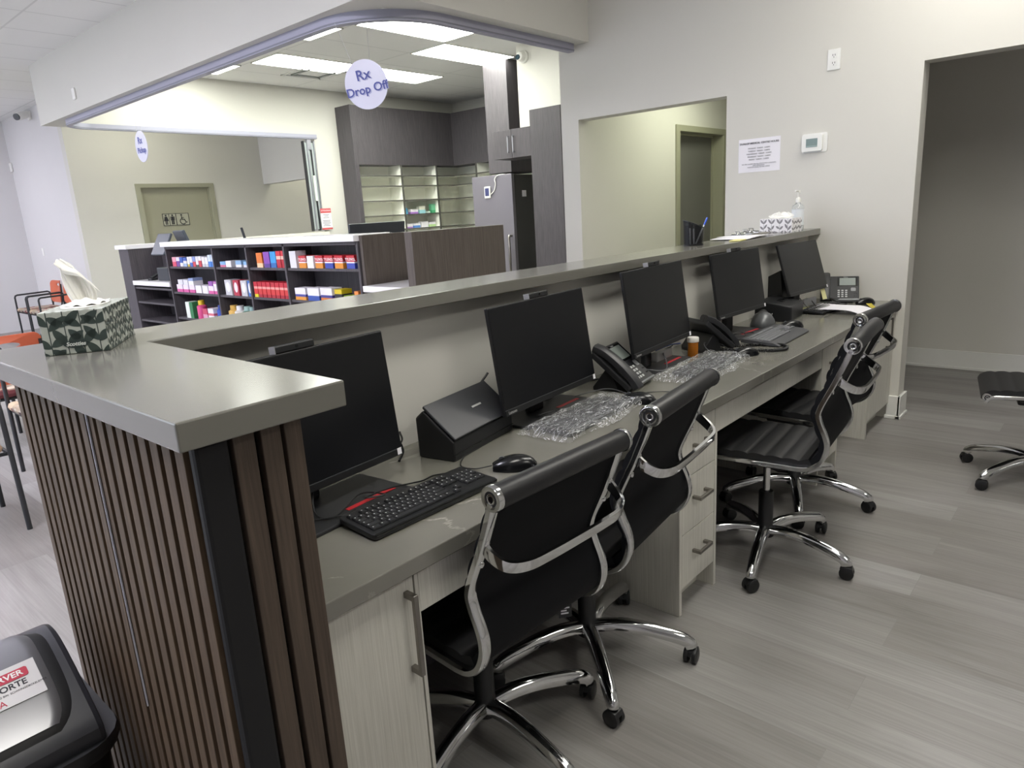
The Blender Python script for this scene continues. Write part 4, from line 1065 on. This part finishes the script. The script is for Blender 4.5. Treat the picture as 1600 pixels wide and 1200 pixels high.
fl = MB().grid(lambda u, v: flap(u, .06 + .88 * v, .0075, .322, 5), 24, 24).out('flap', FL, t)
ang = math.degrees(math.atan2(.680 - .633, .07))
st = MB().box(-.062, .062, -.036, .036, 0, .0012, .0).out('sticker', flat('cfcdcb', .5), fl, (.078, -.045, .681)); st.rotation_euler = (math.radians(ang), 0, 0)
MB().prism(rrect(-.028, .048, .008, .026, .004), .001, .002, 'z').out('brand_band', flat('b3263f', .5), st)
text('lettering', 'CURVER', .0145, WHITEP, st, (.010, .017, .0022), (0, 0, 0), ext=.0003, wide=1.12, off=.0003)
text('lettering', 'FORTE', .0155, INKB, st, (.017, -.002, .0014), (0, 0, 0), ext=.0003, wide=1.05, off=.0003)
text('lettering', 'POUBELLE A BASCULE  SWING BIN  SCHWINGDECKELEIMER', .005, INKB, st, (0, -.0135, .0014), (0, 0, 0), ext=.0002)
text('lettering', 'EA', .0165, flat('b3263f', .5), st, (-.006, -.027, .0014), (0, 0, 0), ext=.0003)
for k in range(3): MB().box(-.030, -.018, -.032 + k * .0035, -.031 + k * .0035, .001, .0018).out('stripe', flat('b3263f', .5), st)

# ================================================================ waiting room chairs
ORANGE = flat('cd6a4b', .45); ORANGE_GLARE = flat('e6828a', .5)  # second colour is an orange back with glare mixed in
def seat_fabric():
    x = N('patterned_seat_fabric'); v = x.coord((1, 1, 1))
    vo = x.n('ShaderNodeTexVoronoi', feature='F1', distance='MANHATTAN'); vo.inputs['Scale'].default_value = 14; x.l(v, vo.inputs['Vector'])
    sep = x.n('ShaderNodeSeparateColor'); x.l(vo.outputs['Color'], sep.inputs[0])
    x.color(x.ramp(sep.outputs[0], [(.0, '3a3034'), (.25, '8d3d40'), (.45, 'b9a58a'), (.7, '5e5450'), (.9, 'c8bfae')])); return x.p(Roughness=.9)
SEATF = seat_fabric()
def back_mesh(mt):
    m = MB(); outer = rrect(-.215, .215, 0, .33, .06, 6)
    hole = [(.075 * math.cos(2 * PI * k / len(outer)), .265 + .022 * math.sin(2 * PI * k / len(outer))) for k in range(len(outer))]
    # match angles so the ring bridges cleanly
    def ang(p, c): return math.atan2(p[1] - c[1], p[0] - c[0])
    outer.sort(key=lambda p: ang(p, (0, .265))); hole.sort(key=lambda p: ang(p, (0, .265)))
    def bend(a, b, y): return (a, y - .035 * (1 - (a / .215) ** 2) * 0 + .05 * (a / .215) ** 2, b)
    F = [m.ring([bend(a, b, y) for a, b in q]) for q, y in ((outer, 0), (outer, .012), (hole, .012), (hole, 0))]
    m.skin(F, cap=False, loop=True)
    return m.mesh('backrest', mt, 40)
WB = {'o': back_mesh(ORANGE), 'p': back_mesh(ORANGE_GLARE)}
WM = {}
def side_frame(s):
    m = MB(); x = s * .27
    m.tube([(x, .24, 0), (x, .235, .62), (x, .225, .645), (x, .20, .655), (x, -.20, .665), (x, -.225, .65), (x, -.235, .62), (x, -.26, 0)], .0125, 8)
    m.tube([(x, .237, .40), (x, -.245, .40)], .010, 8)
    return m.mesh('side_frame', BLK2)
WM['s'] = [side_frame(-1), side_frame(1)]
WM['seat'] = MB().box(-.25, .25, -.23, .25, .41, .465, .025).mesh('seat', SEATF)
WM['bar'] = MB().tube([(-.27, .22, .40), (.27, .22, .40)], .010, 8).tube([(-.27, -.2, .40), (.27, -.2, .40)], .010, 8).mesh('cross_bar', BLK2)
WM['post'] = MB().tube([(-.2, -.2, .40), (-.2, -.245, .55), (-.2, -.262, .78)], .010, 8).mesh('back_post', BLK2)
WM['arm'] = MB().box(-.02, .02, -.21, .21, .662, .682, .009).mesh('arm_pad', flat('5a5c60', .5))
def waiting_chair(x, y, rz, lab, c='o', pads=False):
    t = thing('waiting_chair', lab, 'chair', (x, y, 0), rz, 'waiting room chairs')
    for me in WM['s']: link('side_frame', me, t)
    link('seat', WM['seat'], t); link('cross_bar', WM['bar'], t)
    for dx in (0, .4): link('back_post', WM['post'], t, (dx, 0, 0))
    b = link('backrest', WB[c], t, (0, -.272, .50)); b.rotation_euler = (math.radians(4), 0, PI) if False else (math.radians(6), 0, 0)
    if pads:
        for s in (-1, 1): link('arm_pad', WM['arm'], t, (s * .27, 0, 0))
    return t
waiting_chair(3.11, 12.15, 90, 'orange backed waiting chair farthest along the waiting room wall')
waiting_chair(3.11, 11.55, 90, 'orange backed waiting chair against the wall, just left of the standing tissue')
waiting_chair(1.17, 5.80, 0, 'waiting chair whose orange back with oval hole shows over the ledge at far left')
waiting_chair(1.02, 6.50, 180, 'waiting chair with glare-pinked back behind the orange one at the left edge', 'p')
waiting_chair(1.27, 4.90, 90, 'waiting chair whose striped seat corner shows beside the slat panel top')
waiting_chair(.51, 4.33, 0, 'waiting chair cut by the left edge, showing its black legs and arm', pads=True)

# ================================================================ pharmacy front counters
SX = 2.87
t = thing('display_shelf', 'long dark open shelf unit with white top, stocked with medicine', 'shelf', (SX, 5.4, 0))
ys = [6.90, 5.97, 5.39, 4.82, 3.90]
u = MB().box(.24, .255, 3.90 - 5.4, 6.90 - 5.4, 0, 1.30).out('back_panel', DARKLAM, t)
for y in ys:
    MB().box(0, .24, y - 5.4 - .011, y - 5.4 + .011, 0, 1.30, .001).out('upright', DARKLAM, t)
for z in (1.116, .876, .632, .39, .10):
    for a, b in zip(ys[:-1], ys[1:]): MB().box(.012, .24, b - 5.4 + .011, a - 5.4 - .011, z - .02, z, .001).out('shelf_board', DARKLAM, t)
MB().box(0, .24, 3.90 - 5.4, 6.90 - 5.4, 1.278, 1.30, .001).out('top_rail', DARKLAM, t)
MB().box(-.03, .285, 3.887 - 5.4, 6.93 - 5.4, 1.301, 1.345, .003).out('white_top', WHITEQ, t)
t = thing('service_niche', 'lowered dark counter niche with white tops at the far left of the pharmacy shelf', 'counter', (SX, 7.45, 0))
MB().box(0, .36, 7.80 - 7.45, 8.05 - 7.45, 0, 1.285, .002).out('end_panel', DARKLAM, t)
MB().box(.33, .36, 6.93 - 7.45, 7.80 - 7.45, 0, 1.285).out('riser', DARKLAM, t)
MB().box(.28, .46, 6.94 - 7.45, 8.09 - 7.45, 1.286, 1.33, .003).box(-.02, .28, 7.79 - 7.45, 8.09 - 7.45, 1.286, 1.33, .003).out('upper_top', WHITEQ, t)
MB().box(-.01, .33, 6.915 - 7.45, 7.80 - 7.45, .92, .965, .003).out('lower_top', WHITEQ, t)
for z in (.90, .75, .56, .36): MB().box(.01, .33, 6.915 - 7.45, 7.80 - 7.45, z - .02, z, .001).out('shelf_board', DARKLAM, t)
t = thing('drop_off_counter', 'dark laminate drop off counter corner with low white top beside the shelf', 'counter', (3.3, 3.6, 0))
MB().box(2.87 - 3.3, 3.72 - 3.3, 3.33 - 3.6, 3.40 - 3.6, 0, 1.348, .002).out('privacy_panel', DARKLAM2, t)
MB().box(2.885 - 3.3, 3.72 - 3.3, 3.855 - 3.6, 3.885 - 3.6, 0, 1.338, .002).out('riser', DARKLAM2, t)
MB().box(2.85 - 3.3, 3.72 - 3.3, 3.401 - 3.6, 3.854 - 3.6, .965, 1.005, .003).out('low_top', WHITEQ, t)
MB().box(2.90 - 3.3, 3.70 - 3.3, 3.42 - 3.6, 3.85 - 3.6, 0, .964).out('base_cabinet', DARKLAM, t)
o = MB().box(3.24, 3.75, 3.89, 4.9, .91, .95, .003).box(3.26, 3.73, 3.9, 4.88, 0, .91).out('pharmacy_bench', DARKLAM); tag(o, 'dark pharmacist bench hidden behind the drop off counter', 'bench')
t = thing('computer_monitor', 'dark monitor peeking over the drop off counter, seen from behind', 'monitor', (3.455, 4.42, .95), 176, 'pharmacy monitors')
T_ = MB().box(-.255, .255, -.006, .014, -.16, .16, .004).box(-.12, .12, .014, .04, -.1, .08, .01).out('housing', flat('3a3d44', .5), t, (0, 0, .305)); T_.rotation_euler = (math.radians(-8), 0, 0)
MB().box(-.25, .25, -.0075, -.0055, -.15, .155).out('screen', SCREEN, T_)
MB().box(-.03, .03, .04, .06, .01, .30, .005).out('stand_column', BLK, t); MB().box(-.12, .12, -.06, .12, 0, .012, .003).out('stand_base', BLK, t)
t = thing('computer_monitor', 'dark monitor edge standing up behind the middle of the white shelf top', 'monitor', (3.52, 6.55, .95), 62, 'pharmacy monitors')
T_ = MB().box(-.17, .17, -.006, .016, -.16, .16, .004).out('housing', flat('3a3d44', .5), t, (0, 0, .33)); T_.rotation_euler = (math.radians(-10), 0, 0)
MB().box(-.16, .16, -.0075, -.0055, -.15, .155).out('screen', SCREEN, T_)
MB().box(-.03, .03, .03, .05, .01, .30, .005).out('stand_column', BLK, t); MB().box(-.1, .1, -.06, .1, 0, .012, .003).out('stand_base', BLK, t)
o = MB().box(3.26, 3.75, 5.0, 7.6, .91, .95, .003).box(3.28, 3.73, 5.02, 7.58, 0, .91).out('pharmacy_bench', DARKLAM); tag(o, 'dark pharmacist bench hidden behind the stocked display shelf', 'bench')
# point of sale terminal in the niche
t = thing('sales_terminal', 'dark sales terminal with tilted screens standing in the far left niche', 'terminal', (3.03, 7.22, .965), 0)
MB().box(-.09, .10, -.13, .13, 0, .13, .01).out('base', flat('33363c', .5), t)
MB().box(.0, .05, -.03, .03, .12, .36, .01).out('column', flat('33363c', .5), t)
o = MB().box(-.012, .012, -.15, .15, -.11, .12, .008).out('customer_screen', flat('4d535c', .35), t, (-.04, .03, .35)); o.rotation_euler = (0, math.radians(28), 0)
o = MB().box(-.015, .015, -.15, .15, -.1, .1, .008).out('cashier_screen', flat('4d535c', .4), t, (.14, -.06, .385)); o.rotation_euler = (0, math.radians(-18), math.radians(-6))
o = MB().box(-.03, .03, -.04, .04, 0, .02, .006).prism([(-.01, .015), (.12, .075), (.12, .085), (-.02, .03)], -.02, .02, 'x').out('card_reader', BLK2, None, (2.95, 7.50, .9655), -70); tag(o, 'small dark card reader on the low niche counter', 'card reader')
# back counter top under the rear shutter
o = MB().box(3.55, 6.07, 8.86, 9.25, 1.256, 1.31, .003).out('pickup_counter_top', flat('e9e6d8', .3)); tag(o, 'cream counter top under the rear shutter opening', 'counter')

# ---------------------------------------------------------------- stock on the display shelf
def P3(*c): return c
PROD = {}
def carton(w, h, cols, d=.06):
    """box with coloured horizontal bands on its face (bottom to top): cols = [(fraction, hex), ...]"""
    k = (round(w, 3), round(h, 3), tuple(cols), d)
    if k in PROD: return PROD[k]
    m = MB(); me = None; z = 0; idx = []
    mats = []
    for f, c in cols:
        z1 = z + f * h
        n0 = len(m.bm.faces)
        m.box(0, d, -w / 2, w / 2, z, z1)
        if c not in mats: mats.append(c)
        m.bm.faces.ensure_lookup_table()
        for fc in m.bm.faces[n0:]: fc.material_index = mats.index(c)
        z = z1
    me = m.mesh('carton', None, 0)
    for c in mats: me.materials.append(flat(c, .45))
    PROD[k] = me; return me
CNT = {}
def put(y0, y1, z, h, cols, what, row, cat='medicine box', x=None, d=.09, word=None, wc='ffffff', ws=.3, wz=.7):
    w = abs(y0 - y1) - (.004 if abs(y0 - y1) < .1 else .014)
    k = (what, row); CNT[k] = CNT.get(k, 0) + 1
    me = carton(w, h, cols, d)
    t = link('medicine_carton', me, None, ((SX + .015) if x is None else x, (y0 + y1) / 2, z + .0005))
    PENDING.append((t, what, row, CNT[k], cat))
    if word: text('lettering', word, h * ws, flat(wc, .5), t, (-.0008, 0, h * wz), (90, 0, -90), ext=.0003, wide=min(1, 1.35 * w / (len(word) * h * ws * .62)))
    return t
PENDING = []
W, SL = 'ece9ee', 'c9c8cc'
r = 'far left bay top shelf'; z = 1.116
for a, b, h, cols, what, wd_ in [(6.82, 6.74, .086, [(.5, 'd94c6a'), (.5, 'e8a0b0')], 'slim pink and red carton', None), (6.735, 6.665, .084, [(.6, '7a4c9a'), (.4, 'e6e2ee')], 'slim purple carton', None),
    (6.66, 6.60, .084, [(.4, W), (.6, '3d5fb4')], 'slim blue topped carton', None), (6.59, 6.52, .08, [(.35, '9fb6d8'), (.3, W), (.35, '3d5fb4')], 'small blue banded carton', None), (6.505, 6.46, .088, [(.25, 'c9b23c'), (.75, W)], 'white carton with yellow foot', None),
    (6.455, 6.40, .09, [(.4, '4b68b6'), (.6, W)], 'white carton with blue foot', None), (6.395, 6.34, .09, [(.5, 'c8434f'), (.5, '8a9ad0')], 'red and blue carton', None), (6.335, 6.285, .09, [(.2, '4a5a48'), (.8, W)], 'white carton with green foot', None),
    (6.28, 6.225, .09, [(.6, 'c8434f'), (.4, W)], 'white topped red carton', None), (6.215, 6.16, .086, [(.3, SL), (.7, W)], 'plain white carton', None), (6.155, 6.10, .084, [(.3, SL), (.7, W)], 'plain white carton', None),
    (6.095, 6.04, .104, [(.45, '4f86d2'), (.55, 'd6e2f2')], 'tall white and blue carton', None), (6.035, 5.985, .104, [(.45, '4f86d2'), (.55, 'd6e2f2')], 'tall white and blue carton', None)]:
    put(a, b, z, h, cols, what, r)
r = 'narrow second bay top shelf'
for a, b, h, cols, what in [(5.88, 5.785, .046, [(.4, 'd06a8c'), (.6, '86b4dc')], 'low blue and pink carton'), (5.78, 5.685, .052, [(1, W)], 'low white carton'), (5.61, 5.515, .054, [(.4, W), (.6, '8fb4d8')], 'low pale blue carton'), (5.48, 5.405, .048, [(.4, 'd8d2dc'), (.6, '86b4dc')], 'low blue topped carton')]:
    put(a, b, z, h, cols, what, r)
r = 'third bay top shelf'
for a, b, h, cols, what in [(5.26, 5.17, .115, [(.3, 'f0c8a0'), (.7, 'e07a30')], 'tall orange carton'), (5.15, 5.06, .122, [(.25, '5a3c90'), (.75, '8a4cb0')], 'tall purple carton'), (5.05, 4.965, .124, [(.3, '2c6ab0'), (.7, '3a9ad8')], 'tall bright blue carton'), (4.96, 4.895, .128, [(.5, 'b82030'), (.2, 'e8c0b0'), (.3, 'd23440')], 'tall red carton'), (4.89, 4.84, .128, [(.5, 'b82030'), (.2, 'e8c0b0'), (.3, 'd23440')], 'tall red carton')]:
    put(a, b, z, h, cols, what, r)
r = 'wide right bay top shelf'
put(4.77, 4.68, z, .125, [(1, 'dedde2')], 'tall silver white carton', r)
TY = [(.42, '3a4aa8'), (.1, W), (.48, 'c42a34')]; TO = [(.42, 'e09030'), (.1, W), (.48, 'c42a34')]
for a, b, cols, what in [(4.655, 4.55, TO, 'red carton with orange foot'), (4.44, 4.335, TO, 'red carton with orange foot'), (4.32, 4.21, TY, 'red carton with blue foot'), (4.20, 4.09, TO, 'red carton with orange foot'), (4.06, 3.955, TY, 'red carton with blue foot')]:
    put(a, b, z, .09, cols, what, r, word='TYLENOL')
put(4.54, 4.455, z, .088, [(1, W)], 'plain white carton', r)
r = 'far left bay second shelf'; z = .876
PK = [(.4, 'd85fa0'), (.6, 'eadfee')]
for a, b, cols, what in [(6.82, 6.69, PK, 'pink and white carton'), (6.68, 6.565, PK, 'pink and white carton'), (6.555, 6.44, PK, 'pink and white carton'), (6.43, 6.305, [(1, W)], 'plain white carton'), (6.295, 6.18, [(1, W)], 'plain white carton'), (6.17, 6.07, PK, 'pink and white carton'), (6.06, 5.985, PK, 'pink and white carton')]:
    put(a, b, z, .07, cols, what, r)
for a, b, h, cols, what in [(6.78, 6.67, .045, [(1, 'e2e0ea')], 'pale carton stacked on top'), (6.66, 6.56, .045, [(1, 'e2e0ea')], 'pale carton stacked on top'), (6.55, 6.45, .062, [(.6, W), (.4, '8f9fc8')], 'pale blue carton stacked on top'), (6.16, 6.08, .04, [(1, '9a5ab0')], 'purple carton stacked on top'), (6.07, 5.99, .04, [(.5, W), (.5, 'c07ab8')], 'mauve carton stacked on top')]:
    put(a, b, z + .071, h, cols, what, r)
r = 'narrow second bay second shelf'
for a, b, c, what in [(5.86, 5.735, SL, 'silver carton with white oval'), (5.71, 5.615, 'b83048', 'crimson carton with white oval'), (5.58, 5.48, SL, 'silver carton with white oval'), (5.465, 5.405, '3a70c0', 'blue carton with white oval')]:
    o = put(a, b, z, .13, [(.25, c), (.75, c)], what, r)
    MB().prism([((abs(a - b) * .3) * math.cos(2 * PI * k / 20), .07 + .043 * math.sin(2 * PI * k / 20)) for k in range(20)], -.0012, .0004, 'x').out('oval_panel', flat(W, .5), o)
r = 'third bay second shelf'
for k in range(8):
    y1 = 5.365 - k * .066
    c2 = ['d8d020', 'c8203a', 'c8203a', 'e0b050'][k % 4]
    put(y1, y1 - .060, z, .124, [(.2, c2 if k == 0 else 'a81c30'), (.35, 'd23a3a'), (.15, 'e8a098'), (.3, 'c42838')], 'upright red carton', r)
r = 'wide right bay second shelf'
for a, b, h, cols, what in [(4.76, 4.605, .09, [(.28, 'e09838'), (.2, '4a4a98'), (.52, W)], 'white carton with orange foot'), (4.59, 4.43, .094, [(.4, '3a56a8'), (.6, W)], 'wide white carton with blue foot'), (4.42, 4.265, .098, [(.28, 'd07830'), (.2, '3a3a88'), (.52, W)], 'wide white carton with orange foot'), (4.245, 4.145, .092, [(.3, '4a90c0'), (.35, '2b2b30'), (.35, 'd8c020')], 'yellow and black carton'), (4.13, 4.03, .052, [(1, '7a9a28')], 'low green carton'), (4.005, 3.955, .085, [(.3, '4a4a98'), (.7, 'e08a40')], 'small orange carton')]:
    put(a, b, z, h, cols, what, r)
r = 'far left bay third shelf'; z = .632
put(6.70, 6.62, z, .15, [(1, 'e4e8e0')], 'tall white carton', r); put(6.615, 6.55, z, .15, [(1, '2f7a4c')], 'tall green carton', r)
put(6.36, 6.27, z, .10, [(.5, 'd8a0b8'), (.5, 'c84868')], 'pink carton', r); put(6.26, 6.14, z, .108, [(.4, W), (.2, 'd87080'), (.4, W)], 'white carton with red band', r)
def bottle(y, z, rad, h, c, cap, what, row):
    t = thing('product_bottle', 'x', 'bottle', (SX + .06, y, z + .0005), 0, 'bottles on the display shelf')
    MB().lathe([(0, 0), (rad, 0), (rad, h * .68), (rad * .6, h * .76), (0, h * .76)], n=18).out('body', flat(c, .3), t)
    MB().lathe([(0, h * .755), (rad * .66, h * .755), (rad * .62, h), (0, h)], n=16).out('cap', flat(cap, .35), t)
    t['label'] = what + ' on the ' + row
bottle(6.455, z, .045, .17, 'd8508a', 'e0c030', 'pink bottle with yellow cap', r)
bottle(6.09, z, .035, .14, '3a58b8', '2f4a9c', 'first blue bottle from left', r); bottle(6.015, z, .03, .14, '4a6ac8', '2f4a9c', 'second blue bottle from left', r)
r = 'narrow second bay third shelf'
for y, b, cp, wh in [(5.84, 'd8b060', 'd0a850', 'amber jar with tan lid'), (5.73, 'e6e2dc', 'e8e6ea', 'white jar with white lid'), (5.60, '4a7a6a', '9ab8b0', 'green jar with pale green lid'), (5.505, '3a5a50', '8aa8a4', 'dark green jar with grey green lid')]:
    bottle(y, z, .05, .15, b, cp, wh, r)
MULT = {}
for t, what, row, n, cat in PENDING: MULT[(what, row)] = max(MULT.get((what, row), 0), n)
for t, what, row, n, cat in PENDING:
    s = what if MULT[(what, row)] == 1 else '%s %s from left' % (ORD[n - 1], what)
    tag(t, '%s on the %s' % (s, row), cat, 'medicine on the display shelf')

# ================================================================ pharmacy interior
SHW = flat('efefe6', .5)
t = thing('stock_shelving', 'built-in pharmacy stock shelves with dark bulkhead along the rear corner', 'shelving', (7.6, 8.8, 0))
ox, oy = 7.6, 8.8
def lb(x0, x1, y0, y1, z0, z1, b=0): return MB().box(x0 - ox, x1 - ox, y0 - oy, y1 - oy, z0, z1, b)
lb(6.48, 6.52, 8.62, 8.965, 0, 3.055).out('end_panel', DARKLAM, t)
lb(6.52, 6.56, 8.63, 8.66, 0, 2.24).out('stile', DARKLAM, t)
lb(6.52, 8.5, 8.63, 8.965, 2.235, 3.055).out('bulkhead', DARKLAM, t)
lb(8.5, 8.895, 6.2, 8.965, 2.235, 3.055).out('bulkhead', DARKLAM, t)
lb(6.52, 8.89, 8.94, 8.965, 0, 2.235).out('back_panel', SHW, t); lb(8.87, 8.895, 6.2, 8.94, 0, 2.235).out('back_panel', SHW, t)
for x in (7.36, 8.10): lb(x - .012, x + .012, 8.65, 8.94, 0, 2.235).out('upright', SHW, t); 
for y in (8.13, 7.3, 6.5): lb(8.51, 8.87, y - .012, y + .012, 0, 2.235).out('upright', SHW, t)
EDGE = flat('56544f', .5)
for x in (7.36, 8.10): lb(x - .013, x + .013, 8.635, 8.65, 0, 2.235).out('upright_edge', EDGE, t)
for y in (8.13, 7.3, 6.5): lb(8.495, 8.51, y - .013, y + .013, 0, 2.235).out('upright_edge', EDGE, t)
for z in (2.083, 1.93, 1.715, 1.495, 1.275, 1.05, .8):
    s = lb(6.53, 8.86, 8.655, 8.94, z - .018, z).out('shelf_board', SHW, t); lb(6.53, 8.5, 8.64, 8.655, z - .0185, z + .0005).out('edge_band', EDGE, s)
    s = lb(8.515, 8.87, 6.2, 8.65, z - .018, z).out('shelf_board', SHW, t); lb(8.5, 8.515, 6.2, 8.65, z - .0185, z + .0005).out('edge_band', EDGE, s)
def stock(x0, x1, z, h, cols, lab, y=8.72):
    w = x1 - x0; me = carton(w, h, cols, .07)
    o = link('medicine_carton', me, None, ((x0 + x1) / 2, y, z + .0005), 90); tag(o, lab, 'medicine box', 'stock on the pharmacy shelves')
TOPR, LOWR = 'on the upper stocked pharmacy shelf', 'on the lower stocked pharmacy shelf'
t = thing('product_bottle', 'blue bottle with white pump top ' + TOPR, 'bottle', (7.46, 8.76, 1.4955), 0, 'stock on the pharmacy shelves')
MB().lathe([(0, 0), (.042, 0), (.042, .085), (.02, .10), (0, .10)], n=18).out('body', flat('5fb2dc', .3), t); MB().lathe([(0, .099), (.022, .099), (.03, .15), (0, .155)], n=14).out('cap', WHITEP, t)
stock(7.55, 7.70, 1.495, .07, [(.4, 'a070c0'), (.6, W)], 'white and violet carton ' + TOPR); stock(7.73, 7.86, 1.495, .11, [(.5, '8fc0c8'), (.5, 'e8e8d8')], 'pale teal carton ' + TOPR)
stock(7.90, 7.96, 1.495, .03, [(1, 'c8d8d0')], 'tiny pale carton ' + TOPR); stock(8.0, 8.08, 1.495, .14, [(.3, '4aa878'), (.7, '7cc8a0')], 'green bottle shaped carton ' + TOPR)
stock(7.44, 7.56, 1.275, .07, [(.3, 'a070c0'), (.7, W)], 'violet edged carton ' + LOWR); stock(7.59, 7.72, 1.275, .07, [(.5, '5a8ad0'), (.5, W)], 'blue edged carton ' + LOWR)
stock(7.75, 7.90, 1.275, .09, [(1, W)], 'white carton ' + LOWR); stock(7.92, 8.06, 1.275, .075, [(.5, 'b8d89a'), (.5, W)], 'pale green carton ' + LOWR)
# refrigerator
FRD = flat('7f7b82', .32, .45); FRS = flat('3c3b3b', .45)
t = thing('refrigerator', 'tall steel refrigerator with dark sides in the pharmacy corner', 'refrigerator', (7.0, 6.43, 0))
MB().box(.06, .66, -.35, .355, .04, 1.90, .008).out('cabinet', FRS, t)
d = MB().box(0, .055, -.352, .357, .08, 1.912, .006).out('door', FRD, t)
MB().tube([(0, -.30, 1.13), (-.05, -.30, 1.13), (-.055, -.30, 1.12), (-.055, -.30, .56), (-.05, -.30, .55), (0, -.30, .55)], .017, 8).out('handle', STEEL, d)
MB().box(.2, .28, -.3525, -.349, 1.62, 1.70).out('badge', PAPER, t)
t = thing('fridge_thermometer', 'white digital thermometer stuck on the refrigerator door', 'thermometer', (6.998, 6.50, 1.70))
MB().box(-.022, 0, -.05, .05, -.075, .075, .008).out('housing', WHITEP, t); MB().box(-.024, -.02, -.035, .035, -.045, .055).out('display', flat('3b3e6a', .3), t)
MB().tube(smooth_path([(-.01, -.05, -.03), (-.012, -.12, .02), (-.01, -.15, .10), (-.012, -.14, .16), (-.008, -.2, .205), (.03, -.3, .215)], 6), .006, 6).out('cord', WHITEP, t)
o = MB().box(7.0, 7.6, 6.07, 6.46, 1.93, CZ - .001, .002).out('filler_panel', DARKLAM); tag(o, 'tall dark board reaching from the refrigerator top to the ceiling', 'panel')
t = thing('wall_cabinet', 'dark wall cabinet with two bar handles above the refrigerator side', 'cabinet', (6.60, 5.70, 2.06))
MB().box(.02, .38, -.295, .29, 0, .325, .001).out('body', DARKLAM, t)
d1 = MB().box(0, .02, -.295, -.002, 0, .325, .001).out('door', DARKLAM, t); d2 = MB().box(0, .02, .002, .29, 0, .325, .001).out('door', DARKLAM, t)
for d_, y in ((d1, -.04), (d2, .04)): MB().box(-.03, -.022, y - .006, y + .006, .06, .25, .001).box(-.03, 0, y - .006, y + .006, .06, .072).box(-.03, 0, y - .006, y + .006, .238, .25).out('handle', ALU, d_)
o = MB().box(6.595, 6.618, 4.955, 5.40, 0, 2.56, .001).out('tall_panel', DARKLAM); tag(o, 'tall dark laminate panel standing right of the refrigerator', 'panel')
# ================================================================ daylight, camera, colour management
wd = bpy.data.worlds.new('World'); S.world = wd; wd.use_nodes = True
bg = wd.node_tree.nodes['Background']; bg.inputs['Color'].default_value = (.80, .88, 1.0, 1); bg.inputs['Strength'].default_value = 1.5
L = bpy.data.lights.new('window_portal', 'AREA'); L.shape = 'RECTANGLE'; L.size = 10.8; L.size_y = 2.8; L.cycles.is_portal = True
lo = bpy.data.objects.new('window_portal', L); COL.objects.link(lo); lo.location = (-4.0, 7.6, 1.54); lo.rotation_euler = (0, math.radians(-90), 0)
lo.rotation_euler = Matrix(((0, 0, -1), (1, 0, 0), (0, -1, 0))).to_euler()
cam = bpy.data.cameras.new('camera'); co = bpy.data.objects.new('camera', cam); COL.objects.link(co); S.camera = co
f_, yaw, pitch, roll = 1081.46, .731304, -.243062, -.0597913
fw = Vector((math.cos(yaw) * math.cos(pitch), math.sin(yaw) * math.cos(pitch), math.sin(pitch)))
r0 = Vector((math.sin(yaw), -math.cos(yaw), 0)); u0 = r0.cross(fw)
r = r0 * math.cos(roll) + u0 * math.sin(roll); u = -r0 * math.sin(roll) + u0 * math.cos(roll)
mw = Matrix((r, u, -fw)).transposed().to_4x4(); mw.translation = (0, 0, 1.43)
co.matrix_world = mw
cam.sensor_fit = 'HORIZONTAL'; cam.sensor_width = 36; cam.lens = f_ / 1600 * 36; cam.clip_start = .05
S.view_settings.view_transform = 'Standard'; S.view_settings.look = 'None'; S.view_settings.exposure = 0.68; S.view_settings.gamma = 1
S.view_settings.use_curve_mapping = False
S.cycles.use_denoising = True
S.cycles.max_bounces = 10; S.cycles.diffuse_bounces = 5; S.cycles.glossy_bounces = 4; S.cycles.transmission_bounces = 6
S.cycles.sample_clamp_indirect = 6.0
